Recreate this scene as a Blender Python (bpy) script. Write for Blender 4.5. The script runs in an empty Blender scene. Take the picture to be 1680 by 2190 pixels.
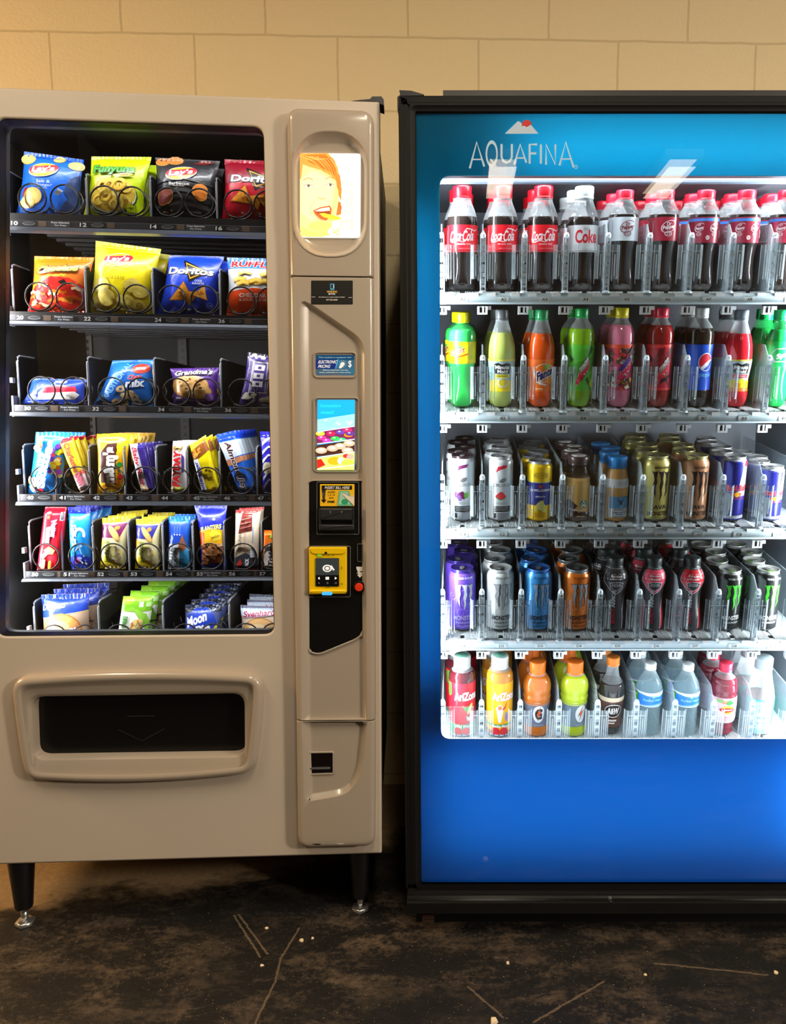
import bpy, bmesh, math, random
from mathutils import Vector, Matrix, noise
from mathutils.geometry import tessellate_polygon

sc = bpy.context.scene
COL = sc.collection
PI = math.pi

# ---------------------------------------------------------------- camera, light, exposure
F_PX, PPX, PPY, PITCH, EYE = 1650.0, 988.0, 1095.0, math.radians(7.02), 1.18
cam_d = bpy.data.cameras.new('camera'); cam = bpy.data.objects.new('camera', cam_d); COL.objects.link(cam)
cam.location = (0, 0, EYE); cam.rotation_euler = (math.radians(90) - PITCH, 0, 0)
cam_d.sensor_fit = 'VERTICAL'; cam_d.sensor_height = 36; cam_d.lens = F_PX / 2190 * 36
cam_d.shift_x = -(PPX - 840) / 2190; cam_d.clip_start = .02
sc.camera = cam
sc.view_settings.view_transform = 'Standard'; sc.view_settings.look = 'None'
sc.view_settings.gamma = 1; sc.view_settings.exposure = 0.0
try:
    sc.view_settings.use_curve_mapping = False
except Exception: pass
cy = sc.cycles
cy.transparent_max_bounces = 24; cy.max_bounces = 7; cy.diffuse_bounces = 3; cy.glossy_bounces = 3
cy.transmission_bounces = 4; cy.caustics_reflective = False; cy.caustics_refractive = False
cy.use_denoising = True; cy.sample_clamp_indirect = 3.0
world = bpy.data.worlds.new('world'); sc.world = world; world.use_nodes = True
world.node_tree.nodes['Background'].inputs[0].default_value = (1, .78, .52, 1)
world.node_tree.nodes['Background'].inputs[1].default_value = .03

def area(name, loc, target, size, power, col, size_y=None, spread=None):
    l = bpy.data.lights.new(name, 'AREA'); l.energy = power; l.color = col
    l.shape = 'RECTANGLE'; l.size = size; l.size_y = size_y or size
    if spread: l.spread = math.radians(spread)
    o = bpy.data.objects.new(name, l); COL.objects.link(o)
    o.location = loc
    d = Vector(target) - Vector(loc)
    o.rotation_euler = d.to_track_quat('-Z', 'Y').to_euler()
    return o

CEIL = 2.72
# ceiling tube lamps behind the photographer, a warm lamp out of frame on the left, plus added fill lights
LAMP_POS = [(.24, -1.74), (1.29, -1.74)]
FILL_POS = [(-1.5, .42), (.15, .42), (1.8, .42)]  # extra overhead fixtures, added for ambient light and kept out of the glass reflections
for lx, ly in LAMP_POS:
    area('ceiling_tube_light', (lx, ly, CEIL - .085), (lx, ly, 0), .16, 2.2, (1, .92, .80), .66)
for lx, ly in FILL_POS:
    area('ceiling_tube_light', (lx, ly, CEIL - .085), (lx, ly, 0), .16, 22, (1, .88, .68), 1.1)
area('side_fill_light', (4.0, -.9, 2.25), (-.4, 1.6, 1.0), .5, 140, (1, .88, .72), .5)  # unseen fill light added to brighten the fronts from the right
area('warm_lamp_left', (-3.1, 1.35, 1.75), (-.9, 2.0, .9), .5, 62, (1, .62, .28), .5)

# ---------------------------------------------------------------- frames
class Frame:
    def __init__(s, origin, yaw=0., roll=0.):
        s.M = Matrix.Translation(origin) @ Matrix.Rotation(yaw, 4, 'Z') @ Matrix.Rotation(roll, 4, 'Y')
        s.I = s.M.inverted()
    def loc(s, px, py, d):
        u, v = (px - PPX) / F_PX, (PPY - py) / F_PX
        c, n = math.cos(PITCH), math.sin(PITCH)
        ray = Vector((u, c + v * n, -n + v * c))
        a = s.I @ Vector((0, 0, EYE)); b = s.I.to_3x3() @ ray
        t = (d - a.y) / b.y
        return (a.x + t * b.x, a.z + t * b.z)
    def px(s, p):
        w = s.M @ Vector(p) - Vector((0, 0, EYE)); c, n = math.cos(PITCH), math.sin(PITCH)
        z = w.y * c - w.z * n
        return (PPX + F_PX * w.x / z, PPY - F_PX * (w.y * n + w.z * c) / z)
SNACK = Frame((-.1887, 1.684, 0), .0683, .0098)
COOL = Frame((-.1298, 1.655, 0))
WALL = Frame((-.2, 2.372, 0), .035)

# ---------------------------------------------------------------- colours and materials
def S(r, g=None, b=None):
    if g is None: g = b = r
    f = lambda c: (c / 255 / 12.92) if c / 255 <= .04045 else ((c / 255 + .055) / 1.055) ** 2.4
    return (f(r), f(g), f(b), 1.0)
WHITE, BLACK = (250, 250, 248), (14, 14, 16)

MATS = {}
def mat(name, col=(200, 200, 200), rough=.5, metal=0., bump=None, spec=.5, attr=False, clear=0., emit=0., coat=0., trans=0., amount=.3, stretch=None):
    if name in MATS: return MATS[name]
    m = bpy.data.materials.new(name); m.use_nodes = True; nt = m.node_tree; N = nt.nodes; L = nt.links
    b = N['Principled BSDF']
    b.inputs['Base Color'].default_value = S(*col)
    b.inputs['Roughness'].default_value = rough; b.inputs['Metallic'].default_value = metal
    b.inputs['Specular IOR Level'].default_value = spec
    b.inputs['Coat Weight'].default_value = coat; b.inputs['Coat Roughness'].default_value = .08
    b.inputs['Transmission Weight'].default_value = trans
    if attr:
        a = N.new('ShaderNodeAttribute'); a.attribute_name = 'Col'; L.new(a.outputs['Color'], b.inputs['Base Color'])
        if emit: L.new(a.outputs['Color'], b.inputs['Emission Color'])
    elif emit: b.inputs['Emission Color'].default_value = S(*col)
    if emit: b.inputs['Emission Strength'].default_value = emit
    if bump:
        tc = N.new('ShaderNodeTexCoord'); nz = N.new('ShaderNodeTexNoise'); nz.inputs['Scale'].default_value = bump
        nz.inputs['Detail'].default_value = 3
        mp = N.new('ShaderNodeMapping')
        if stretch: mp.inputs['Scale'].default_value = stretch
        bp = N.new('ShaderNodeBump'); bp.inputs['Strength'].default_value = amount; bp.inputs['Distance'].default_value = .004
        L.new(tc.outputs['Object'], mp.inputs['Vector']); L.new(mp.outputs[0], nz.inputs['Vector'])
        L.new(nz.outputs['Fac'], bp.inputs['Height']); L.new(bp.outputs[0], b.inputs['Normal'])
    if clear:
        t = N.new('ShaderNodeBsdfTransparent'); mx = N.new('ShaderNodeMixShader'); lw = N.new('ShaderNodeLayerWeight')
        lw.inputs['Blend'].default_value = .25
        mr = N.new('ShaderNodeMapRange'); mr.inputs['To Min'].default_value = 1 - clear; mr.inputs['To Max'].default_value = min(1, 1.35 - clear)
        L.new(lw.outputs['Facing'], mr.inputs['Value']); L.new(mr.outputs[0], mx.inputs[0])
        L.new(t.outputs[0], mx.inputs[1]); L.new(b.outputs[0], mx.inputs[2])
        L.new(mx.outputs[0], N['Material Output'].inputs['Surface'])
    MATS[name] = m
    return m

def pane_material(name, ior=1.45, tint=(255, 255, 255)):
    m = bpy.data.materials.new(name); m.use_nodes = True; nt = m.node_tree; N = nt.nodes; L = nt.links
    N.remove(N['Principled BSDF'])
    t = N.new('ShaderNodeBsdfTransparent'); t.inputs[0].default_value = S(*tint)
    g = N.new('ShaderNodeBsdfGlossy'); g.inputs['Roughness'].default_value = .0
    fr = N.new('ShaderNodeFresnel'); fr.inputs[0].default_value = ior
    mx = N.new('ShaderNodeMixShader')
    L.new(fr.outputs[0], mx.inputs[0]); L.new(t.outputs[0], mx.inputs[1]); L.new(g.outputs[0], mx.inputs[2])
    L.new(mx.outputs[0], N['Material Output'].inputs['Surface'])
    return m

FILM = mat('printed_film', rough=.33, attr=True, bump=30, amount=.85, coat=.25)
PAPER = mat('printed_paper', rough=.4, attr=True)
CANM = mat('printed_can', rough=.3, metal=.35, attr=True, coat=.3)
LABELM = mat('printed_label', rough=.3, attr=True, coat=.3)

# ---------------------------------------------------------------- mesh builder
def outline(corners, bulge=(0, 0, 0, 0), k=7, m=9):
    """closed outline; corners (x,z,r) clockwise from the top left, bulge = outward swell of each side"""
    n = len(corners); pts = []
    for i in range(n):
        c = Vector(corners[i][:2]); p = Vector(corners[i - 1][:2]); q = Vector(corners[(i + 1) % n][:2]); r = corners[i][2]
        a = c + (p - c).normalized() * r; b = c + (q - c).normalized() * r
        for j in range(k + 1):
            t = j / k; pts.append(a * (1 - t) ** 2 + c * 2 * t * (1 - t) + b * t * t)
        c2 = Vector(corners[(i + 1) % n][:2]); r2 = corners[(i + 1) % n][2]
        e = c2 + (c - c2).normalized() * r2
        for j in range(1, m + 1):
            t = j / (m + 1); pts.append(b.lerp(e, t))
    # swell
    idx = 0
    for i in range(n):
        st = idx; cnt = k + 1 + m
        c = Vector(corners[i][:2]); c2 = Vector(corners[(i + 1) % n][:2]); d = (c2 - c); L = d.length; d.normalize(); nrm = Vector((-d.y, d.x))
        B = bulge[i % len(bulge)]
        if B:
            for j in list(range(len(pts))):
                t = (pts[j] - c).dot(d) / L; off = (pts[j] - c).dot(nrm)
                w = max(0, 1 - abs(off) / (.35 * L))
                if 0 <= t <= 1: pts[j] = pts[j] + nrm * B * 4 * t * (1 - t) * w
        idx += cnt
    return [(p.x, p.y) for p in pts]

def inset(pts, d):
    out = []; n = len(pts)
    for i in range(n):
        a = Vector(pts[i - 1]); b = Vector(pts[(i + 1) % n]); t = (b - a)
        if t.length < 1e-9: out.append(pts[i]); continue
        t.normalize(); nr = Vector((t.y, -t.x))
        out.append((pts[i][0] + nr.x * d, pts[i][1] + nr.y * d))
    return out

GLY = {}
def glyphs(s, bold=0.):
    key = (s, round(bold, 3))
    if key in GLY: return GLY[key]
    cu = bpy.data.curves.new('glyph', 'FONT'); cu.body = s; cu.size = 1; cu.offset = bold; cu.resolution_u = 3; cu.fill_mode = 'FRONT'
    o = bpy.data.objects.new('glyph', cu)
    me = bpy.data.meshes.new_from_object(o)
    vs = [(v.co.x, v.co.y) for v in me.vertices]; me.calc_loop_triangles(); ts = [tuple(t.vertices) for t in me.loop_triangles]
    bpy.data.objects.remove(o); bpy.data.curves.remove(cu); bpy.data.meshes.remove(me)
    xs = [v[0] for v in vs] or [0, 1]; ys = [v[1] for v in vs] or [0, 1]
    x0, x1, y0, y1 = min(xs), max(xs), min(ys), max(ys)
    GLY[key] = ([(v[0] - (x0 + x1) / 2, v[1] - (y0 + y1) / 2) for v in vs], ts, max(x1 - x0, 1e-4), max(y1 - y0, 1e-4))
    return GLY[key]

class Art:
    """flat print design made of coloured shapes, laid one over the other"""
    def __init__(s): s.T = []; s.lay = 0
    def tri(s, vs, ts, col):
        s.lay += 1; c = S(*col)
        for t in ts: s.T.append((vs[t[0]], vs[t[1]], vs[t[2]], c, s.lay))
        return s
    def poly(s, pts, col):
        ts = tessellate_polygon([[Vector((p[0], p[1], 0)) for p in pts]])
        return s.tri(pts, ts, col)
    def rect(s, u0, u1, v0, v1, col, n=1):
        vs = []; ts = []
        for i in range(n + 1):
            u = u0 + (u1 - u0) * i / n; vs += [(u, v0), (u, v1)]
        for i in range(n): a = 2 * i; ts += [(a, a + 2, a + 3), (a, a + 3, a + 1)]
        return s.tri(vs, ts, col)
    def ell(s, cx, cy_, rx, ry, col, rot=0, n=20, a0=0, a1=360):
        r = math.radians(rot); c, k = math.cos(r), math.sin(r); vs = [(cx, cy_)]
        for i in range(n + 1):
            t = math.radians(a0 + (a1 - a0) * i / n); x, y = rx * math.cos(t), ry * math.sin(t)
            vs.append((cx + x * c - y * k, cy_ + x * k + y * c))
        return s.tri(vs, [(0, i + 1, i + 2) for i in range(n)], col)
    def ring(s, cx, cy_, rx, ry, w, col, n=24, a0=0, a1=360, rot=0):
        r = math.radians(rot); c, k = math.cos(r), math.sin(r); vs = []; ts = []
        for i in range(n + 1):
            t = math.radians(a0 + (a1 - a0) * i / n)
            for q in (1, 1 - w):
                x, y = rx * q * math.cos(t), ry * q * math.sin(t); vs.append((cx + x * c - y * k, cy_ + x * k + y * c))
        for i in range(n): a = 2 * i; ts += [(a, a + 2, a + 3), (a, a + 3, a + 1)]
        return s.tri(vs, ts, col)
    def line(s, pts, w, col, w1=None):
        vs = []; n = len(pts); w1 = w if w1 is None else w1
        for i in range(n):
            a = Vector(pts[max(0, i - 1)]); b = Vector(pts[min(n - 1, i + 1)]); d = (b - a).normalized() if (b - a).length else Vector((1, 0))
            q = (w + (w1 - w) * i / max(1, n - 1)) / 2
            vs += [(pts[i][0] - d.y * q, pts[i][1] + d.x * q), (pts[i][0] + d.y * q, pts[i][1] - d.x * q)]
        ts = []
        for i in range(n - 1): a = 2 * i; ts += [(a, a + 2, a + 3), (a, a + 3, a + 1)]
        return s.tri(vs, ts, col)
    def text(s, st, cx, cy_, w, h, col, rot=0, shear=0, bold=.0, arc=0):
        vs, ts, W, H = glyphs(st, bold); r = math.radians(rot); c, k = math.cos(r), math.sin(r); o = []
        for x, y in vs:
            x = x / W * w; y = y / H * h
            y += arc * (1 - (2 * x / w) ** 2) if w else 0
            x += shear * y
            o.append((cx + x * c - y * k, cy_ + x * k + y * c))
        return s.tri(o, ts, col)
    def otext(s, st, cx, cy_, w, h, col, edge, rot=0, shear=0, bold=.01, ow=.05, arc=0):
        g = glyphs(st, bold); g2 = glyphs(st, bold + ow)
        s.text(st, cx, cy_, w * g2[2] / g[2], h * g2[3] / g[3], edge, rot, shear, bold + ow, arc)
        return s.text(st, cx, cy_, w, h, col, rot, shear, bold, arc)
    def blob(s, cx, cy_, rx, ry, col, rnd, n=9, jag=.2):
        pts = []
        for i in range(n):
            t = 2 * PI * i / n; q = 1 + rnd.uniform(-jag, jag); pts.append((cx + rx * q * math.cos(t), cy_ + ry * q * math.sin(t)))
        vs = [(cx, cy_)] + pts
        return s.tri(vs, [(0, i + 1, (i + 1) % n + 1) for i in range(n)], col)
    def scatter(s, box, n, r, cols, seed=1, asp=1., jag=.2):
        rnd = random.Random(seed); u0, u1, v0, v1 = box
        for i in range(n):
            q = r * rnd.uniform(.7, 1.25)
            s.blob(rnd.uniform(u0, u1), rnd.uniform(v0, v1), q, q * asp, rnd.choice(cols), rnd, jag=jag)
        return s

class MB:
    def __init__(s): s.v = []; s.f = []; s.c = []; s.m = []; s.sm = []
    def add(s, vs, fs, col=None, mi=0, smooth=True, cols=None):
        o = len(s.v); s.v += [tuple(v) for v in vs]
        for i, f in enumerate(fs):
            s.f.append(tuple(o + j for j in f)); s.m.append(mi); s.sm.append(smooth)
            s.c.append(cols[i] if cols else (S(*col) if col else (1, 1, 1, 1)))
        return s
    def box(s, x0, x1, y0, y1, z0, z1, col=None, mi=0):
        vs = [(x, y, z) for x in (x0, x1) for y in (y0, y1) for z in (z0, z1)]
        return s.add(vs, [(0, 1, 3, 2), (4, 6, 7, 5), (0, 4, 5, 1), (2, 3, 7, 6), (0, 2, 6, 4), (1, 5, 7, 3)], col, mi, False)
    def loft(s, rings, cap0=False, cap1=False, col=None, mi=0, smooth=True, closed=True):
        n = len(rings[0]); vs = [p for r in rings for p in r]; fs = []
        for i in range(len(rings) - 1):
            for j in range(n if closed else n - 1):
                k = (j + 1) % n; fs.append((i * n + j, i * n + k, (i + 1) * n + k, (i + 1) * n + j))
        if cap0: fs.append(tuple(range(n))[::-1])
        if cap1: fs.append(tuple((len(rings) - 1) * n + j for j in range(n)))
        return s.add(vs, fs, col, mi, smooth)
    def slab(s, pts, y0, y1, ch=0., col=None, mi=0):
        """front face at y0, back at y1, front edge chamfered/rounded by ch"""
        P = lambda q, y: [(a, y, b) for a, b in q]
        if ch:
            rings = [P(pts, y1), P(pts, y0 + ch)] + [P(inset(pts, ch * (1 - math.cos(t))), y0 + ch * (1 - math.sin(t))) for t in (PI / 6, PI / 3, PI / 2)]
        else: rings = [P(pts, y1), P(pts, y0)]
        s.loft(rings[:-1] + [rings[-1]], True, False, col, mi)
        o = P(inset(pts, ch) if ch else pts, y0)
        return s.add(o, [tuple(range(len(o)))], col, mi, False)
    def plate(s, outer, holes, y0, y1, rr=0., col=None, mi=0):
        P = lambda q, y: [Vector((a, b, 0)) for a, b in q]
        ins = [inset(h, -rr) for h in holes] if rr else holes
        loops = [P(outer, 0)] + [P(h, 0) for h in ins]
        fl = [p for l in loops for p in l]; ts = tessellate_polygon(loops)
        s.add([(p.x, y0, p.y) for p in fl], ts, col, mi, False)
        s.add([(p.x, y1, p.y) for p in fl], ts, col, mi, False)
        s.loft([[(a, y0, b) for a, b in outer], [(a, y1, b) for a, b in outer]], col=col, mi=mi, smooth=False)
        for h, hi in zip(holes, ins):
            if rr:
                rings = [[(a, y0 + rr * (1 - math.cos(t)), b) for a, b in inset(h, -rr * (1 - math.sin(t)))] for t in (0, PI / 6, PI / 3, PI / 2)]
            else: rings = [[(a, y0, b) for a, b in h]]
            rings.append([(a, y1, b) for a, b in h]); s.loft(rings, col=col, mi=mi)
        return s
    def lathe(s, prof, seg=32, col=None, mi=0, cx=0, cy_=0, z0=0, mod=None, capt=True, capb=True, cols=None):
        """prof: (z, r) bottom to top"""
        rings = []
        for z, r in prof:
            rings.append([(cx + r * (mod(a, z) if mod else 1) * math.sin(a), cy_ - r * (mod(a, z) if mod else 1) * math.cos(a), z0 + z) for a in [2 * PI * j / seg for j in range(seg)]])
        return s.loft(rings, capb, capt, col, mi)
    def tube(s, path, r, seg=6, col=None, mi=0, caps=True):
        rings = []; n = len(path); path = [Vector(p) for p in path]; up = Vector((0.13, .21, 1)).normalized()
        for i in range(n):
            d = (path[min(n - 1, i + 1)] - path[max(0, i - 1)]).normalized()
            a = d.cross(up)
            if a.length < .05: a = d.cross(Vector((1, 0, 0)))
            a.normalize(); b = d.cross(a); up = -b if False else up
            rings.append([tuple(path[i] + (a * math.cos(2 * PI * j / seg) + b * math.sin(2 * PI * j / seg)) * r) for j in range(seg)])
        return s.loft(rings, caps, caps, col, mi)
    def art(s, art, fn, maxlen=.005, step=.0001, base=.0002, mi=0):
        out = {}
        def P(u, v, lay): return fn(u, v, base + step * lay)
        for A, B, Cc, col, lay in art.T:
            st = [(A, B, Cc, 0)]
            while st:
                a, b, c, dep = st.pop()
                pa, pb, pc = (Vector(fn(*q, 0)) for q in (a, b, c))
                ab, bc, ca = (pb - pa).length, (pc - pb).length, (pa - pc).length
                m = max(ab, bc, ca)
                if m > maxlen and dep < 12:
                    if m == ab: q = ((a[0] + b[0]) / 2, (a[1] + b[1]) / 2); st += [(a, q, c, dep + 1), (q, b, c, dep + 1)]
                    elif m == bc: q = ((b[0] + c[0]) / 2, (b[1] + c[1]) / 2); st += [(a, b, q, dep + 1), (a, q, c, dep + 1)]
                    else: q = ((a[0] + c[0]) / 2, (a[1] + c[1]) / 2); st += [(a, b, q, dep + 1), (q, b, c, dep + 1)]
                else:
                    o = len(s.v); s.v += [tuple(P(*a, lay)), tuple(P(*b, lay)), tuple(P(*c, lay))]
                    s.f.append((o, o + 1, o + 2)); s.c.append(col); s.m.append(mi); s.sm.append(True)
        return s
    def mesh(s, name, mats):
        me = bpy.data.meshes.new(name); me.from_pydata(s.v, [], s.f)
        me.polygons.foreach_set('material_index', s.m); me.polygons.foreach_set('use_smooth', s.sm)
        ca = me.color_attributes.new('Col', 'FLOAT_COLOR', 'CORNER')
        buf = []
        for f, c in zip(s.f, s.c): buf += list(c) * len(f)
        ca.data.foreach_set('color', buf)
        for m in (mats if isinstance(mats, (list, tuple)) else [mats]): me.materials.append(m)
        me.update()
        return me
    def build(s, name, mats, parent=None, M=None, sharp=40):
        me = s.mesh(name, mats)
        if sharp:
            bm = bmesh.new(); bm.from_mesh(me)
            bmesh.ops.remove_doubles(bm, verts=bm.verts, dist=1e-6) if len(s.v) < 6000 else None
            bmesh.ops.recalc_face_normals(bm, faces=bm.faces) if len(s.v) < 6000 else None
            lim = math.radians(sharp)
            for e in bm.edges:
                if len(e.link_faces) == 2 and e.calc_face_angle(0) > lim: e.smooth = False
            bm.to_mesh(me); bm.free()
        return put(name, me, parent, M)

def put(name, me, parent=None, M=None):
    o = bpy.data.objects.new(name, me); COL.objects.link(o)
    if parent: o.parent = parent
    if M is not None: o.matrix_local = M
    return o
def tag(o, label=None, cat=None, group=None, kind=None):
    if label: o['label'] = label
    if cat: o['category'] = cat
    if group: o['group'] = group
    if kind: o['kind'] = kind
    return o
def empty(name, M, label=None, cat=None, group=None):
    o = bpy.data.objects.new(name, None); COL.objects.link(o); o.matrix_world = M; o.empty_display_size = .05
    return tag(o, label, cat, group)
KIDS = {}
def dup(root, M, label=None):
    """a copy of a thing with copies of its parts and sub-parts"""
    def cp(o, par):
        c = o.copy(); COL.objects.link(c)
        if par: c.parent = par
        for ch in [x for x in o.children]: cp(ch, c)
        return c
    r = cp(root, None); r.matrix_world = M
    if label: r['label'] = label
    return r
def flat_hole(b, outer, hole, y, col=None, mi=0):
    ts = tessellate_polygon([[Vector((x, z, 0)) for x, z in outer], [Vector((x, z, 0)) for x, z in hole]]); b.add([(x, y, z) for x, z in outer + hole], ts, col, mi, True)
def flat_fill(b, pts, y, col=None, mi=0):
    ts = tessellate_polygon([[Vector((x, z, 0)) for x, z in pts]]); b.add([(x, y, z) for x, z in pts], ts, col, mi, False)
def rect_pts(x0, x1, z0, z1, r=0.0, **k): return outline([(x0, z1, r), (x1, z1, r), (x1, z0, r), (x0, z0, r)], **k)
# ================================================================ the room
def wall_material():
    m = bpy.data.materials.new('painted_block'); m.use_nodes = True; nt = m.node_tree; N = nt.nodes; L = nt.links; b = N['Principled BSDF']
    tc = N.new('ShaderNodeTexCoord'); mp = N.new('ShaderNodeMapping'); br = N.new('ShaderNodeTexBrick')
    sx, sz = WALL.loc(570, 62, 0)
    sx2, sz2 = WALL.loc(875, 78, 0)
    mp.inputs['Location'].default_value = (-(sx) + .4064 * 40 + .2032, 0, -(sz2) + .2027 * 20)
    L.new(tc.outputs['Object'], mp.inputs['Vector'])
    sep = N.new('ShaderNodeSeparateXYZ'); cmb = N.new('ShaderNodeCombineXYZ')
    L.new(mp.outputs[0], sep.inputs[0]); L.new(sep.outputs['X'], cmb.inputs['X']); L.new(sep.outputs['Z'], cmb.inputs['Y'])
    nz0 = N.new('ShaderNodeTexNoise'); nz0.inputs['Scale'].default_value = 14; nz0.inputs['Detail'].default_value = 2
    L.new(tc.outputs['Object'], nz0.inputs['Vector'])
    vm = N.new('ShaderNodeVectorMath'); vm.operation = 'MULTIPLY_ADD'; vm.inputs[1].default_value = (.006, .006, 0)
    L.new(nz0.outputs['Color'], vm.inputs[0]); L.new(cmb.outputs[0], vm.inputs[2])
    L.new(vm.outputs[0], br.inputs['Vector'])
    br.inputs['Scale'].default_value = 1; br.inputs['Brick Width'].default_value = .4064; br.inputs['Row Height'].default_value = .2027
    br.inputs['Mortar Size'].default_value = .0042; br.inputs['Mortar Smooth'].default_value = .6
    br.offset = .5; br.offset_frequency = 2
    br.inputs['Color1'].default_value = S(220, 200, 158); br.inputs['Color2'].default_value = S(220, 200, 158); br.inputs['Mortar'].default_value = S(196, 176, 135)
    L.new(br.outputs['Color'], b.inputs['Base Color']); b.inputs['Roughness'].default_value = .55
    vo = N.new('ShaderNodeTexNoise'); vo.inputs['Scale'].default_value = 95; vo.inputs['Detail'].default_value = 4; vo.inputs['Roughness'].default_value = .7
    L.new(tc.outputs['Object'], vo.inputs['Vector'])
    cr = N.new('ShaderNodeMapRange'); cr.inputs['From Min'].default_value = .38; cr.inputs['From Max'].default_value = .6
    L.new(vo.outputs['Fac'], cr.inputs['Value'])
    ad = N.new('ShaderNodeMath'); ad.operation = 'MULTIPLY_ADD'; ad.inputs[1].default_value = -1.6
    L.new(br.outputs['Fac'], ad.inputs[0]); L.new(cr.outputs[0], ad.inputs[2])
    bp = N.new('ShaderNodeBump'); bp.inputs['Strength'].default_value = .3; bp.inputs['Distance'].default_value = .003
    L.new(ad.outputs[0], bp.inputs['Height']); L.new(bp.outputs[0], b.inputs['Normal'])
    return m
def floor_material():
    m = bpy.data.materials.new('stained_concrete'); m.use_nodes = True; nt = m.node_tree; N = nt.nodes; L = nt.links; b = N['Principled BSDF']
    tc = N.new('ShaderNodeTexCoord')
    def nz(scale, det, dist=0., rough=.6, st=(1, 1, 1)):
        mp = N.new('ShaderNodeMapping'); mp.inputs['Scale'].default_value = st; L.new(tc.outputs['Object'], mp.inputs['Vector'])
        n = N.new('ShaderNodeTexNoise'); n.inputs['Scale'].default_value = scale; n.inputs['Detail'].default_value = det; n.inputs['Distortion'].default_value = dist
        n.inputs['Roughness'].default_value = rough; L.new(mp.outputs[0], n.inputs['Vector']); return n
    def ramp(src, p0, p1):
        r = N.new('ShaderNodeMapRange'); r.inputs['From Min'].default_value = p0; r.inputs['From Max'].default_value = p1; L.new(src, r.inputs['Value']); return r.outputs[0]
    big = nz(2.6, 5, .3, .62, (1, 1.6, 1)); mid = nz(9, 12, .25, .78, (.7, 1.4, 1)); fine = nz(70, 8, .2, .75)
    def mix(f, a, c):
        x = N.new('ShaderNodeMix'); x.data_type = 'RGBA'
        L.new(f, x.inputs['Factor']) if not isinstance(f, float) else None
        for k, val in ((6, a), (7, c)):
            if isinstance(val, tuple): x.inputs[k].default_value = val
            else: L.new(val, x.inputs[k])
        return x.outputs[2]
    cmb_ = N.new('ShaderNodeMath'); cmb_.operation = 'MULTIPLY_ADD'; cmb_.inputs[1].default_value = .45; L.new(fine.outputs['Fac'], cmb_.inputs[0]); L.new(mid.outputs['Fac'], cmb_.inputs[2])
    worn = mix(ramp(cmb_.outputs[0], .70, .87), S(14, 12, 12), S(92, 77, 62))
    pale = mix(ramp(fine.outputs['Fac'], .4, .65), S(150, 124, 92), S(172, 146, 110))
    # bare concrete shows from roughly under the snack machine back to the wall
    sep = N.new('ShaderNodeSeparateXYZ'); L.new(tc.outputs['Object'], sep.inputs[0])
    e = N.new('ShaderNodeMath'); e.operation = 'MULTIPLY_ADD'; e.inputs[1].default_value = .55; L.new(big.outputs['Fac'], e.inputs[0]); L.new(sep.outputs['Y'], e.inputs[2])
    e2 = N.new('ShaderNodeMath'); e2.operation = 'MULTIPLY_ADD'; e2.inputs[1].default_value = -.25; L.new(sep.outputs['X'], e2.inputs[0]); L.new(e.outputs[0], e2.inputs[2])
    msk = ramp(e2.outputs[0], 2.26, 2.34)
    col = mix(msk, worn, pale)
    drk = mix(ramp(big.outputs['Fac'], .42, .62), S(12, 11, 11), col)
    hf = N.new('ShaderNodeMath'); hf.operation = 'MULTIPLY'; hf.inputs[1].default_value = .75
    inv = N.new('ShaderNodeMath'); inv.operation = 'SUBTRACT'; inv.inputs[0].default_value = 1; L.new(msk, inv.inputs[1])
    L.new(inv.outputs[0], hf.inputs[0])
    col = mix(hf.outputs[0], col, drk)
    sp = nz(210, 2, 0, .5)
    col = mix(ramp(sp.outputs['Fac'], .70, .74), col, S(150, 135, 112))
    # long pale scratches worn into the stain
    def fp(x, y):
        u, v = (x - PPX) / F_PX, (PPY - y) / F_PX; c, n = math.cos(PITCH), math.sin(PITCH); t = EYE / (n - v * c)
        return (u * t, (c + v * n) * t, 0)
    def vmath(op, a, b_=None):
        q = N.new('ShaderNodeVectorMath'); q.operation = op
        for i_, val in ((0, a), (1, b_)):
            if val is None: continue
            if isinstance(val, tuple): q.inputs[i_].default_value = val
            else: L.new(val, q.inputs[i_])
        return q
    ctr = vmath('SUBTRACT', fine.outputs['Color'], (.5, .5, .5)); wob = vmath('SCALE', ctr.outputs[0]); wob.inputs['Scale'].default_value = .012
    pos = vmath('ADD', tc.outputs['Object'], wob.outputs[0])
    dmin = None
    for a_, b2 in (((500, 1958), (556, 2046)), ((510, 1956), (572, 2040)), ((640, 1985), (600, 2050)), ((600, 2050), (588, 2100)), ((588, 2100), (545, 2188)), ((1290, 2100), (1140, 2186)), ((1000, 2110), (1075, 2175)), ((1400, 2060), (1640, 2085))):
        A_, B_ = Vector(fp(*a_)), Vector(fp(*b2)); ab = B_ - A_
        pa = vmath('SUBTRACT', pos.outputs[0], tuple(A_)); dt = vmath('DOT_PRODUCT', pa.outputs[0], tuple(ab / ab.length_squared))
        cl = N.new('ShaderNodeClamp'); L.new(dt.outputs['Value'], cl.inputs[0]); sc_ = vmath('SCALE', tuple(ab)); L.new(cl.outputs[0], sc_.inputs['Scale'])
        df = vmath('SUBTRACT', pa.outputs[0], sc_.outputs[0]); ln = vmath('LENGTH', df.outputs[0]).outputs['Value']
        if dmin is None: dmin = ln
        else:
            mn = N.new('ShaderNodeMath'); mn.operation = 'MINIMUM'; L.new(dmin, mn.inputs[0]); L.new(ln, mn.inputs[1]); dmin = mn.outputs[0]
    sm = N.new('ShaderNodeMapRange'); sm.inputs['From Min'].default_value = .0032; sm.inputs['From Max'].default_value = .0012; sm.inputs['To Max'].default_value = .6; L.new(dmin, sm.inputs['Value'])
    col = mix(sm.outputs[0], col, S(120, 102, 82))
    L.new(col, b.inputs['Base Color'])
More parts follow.
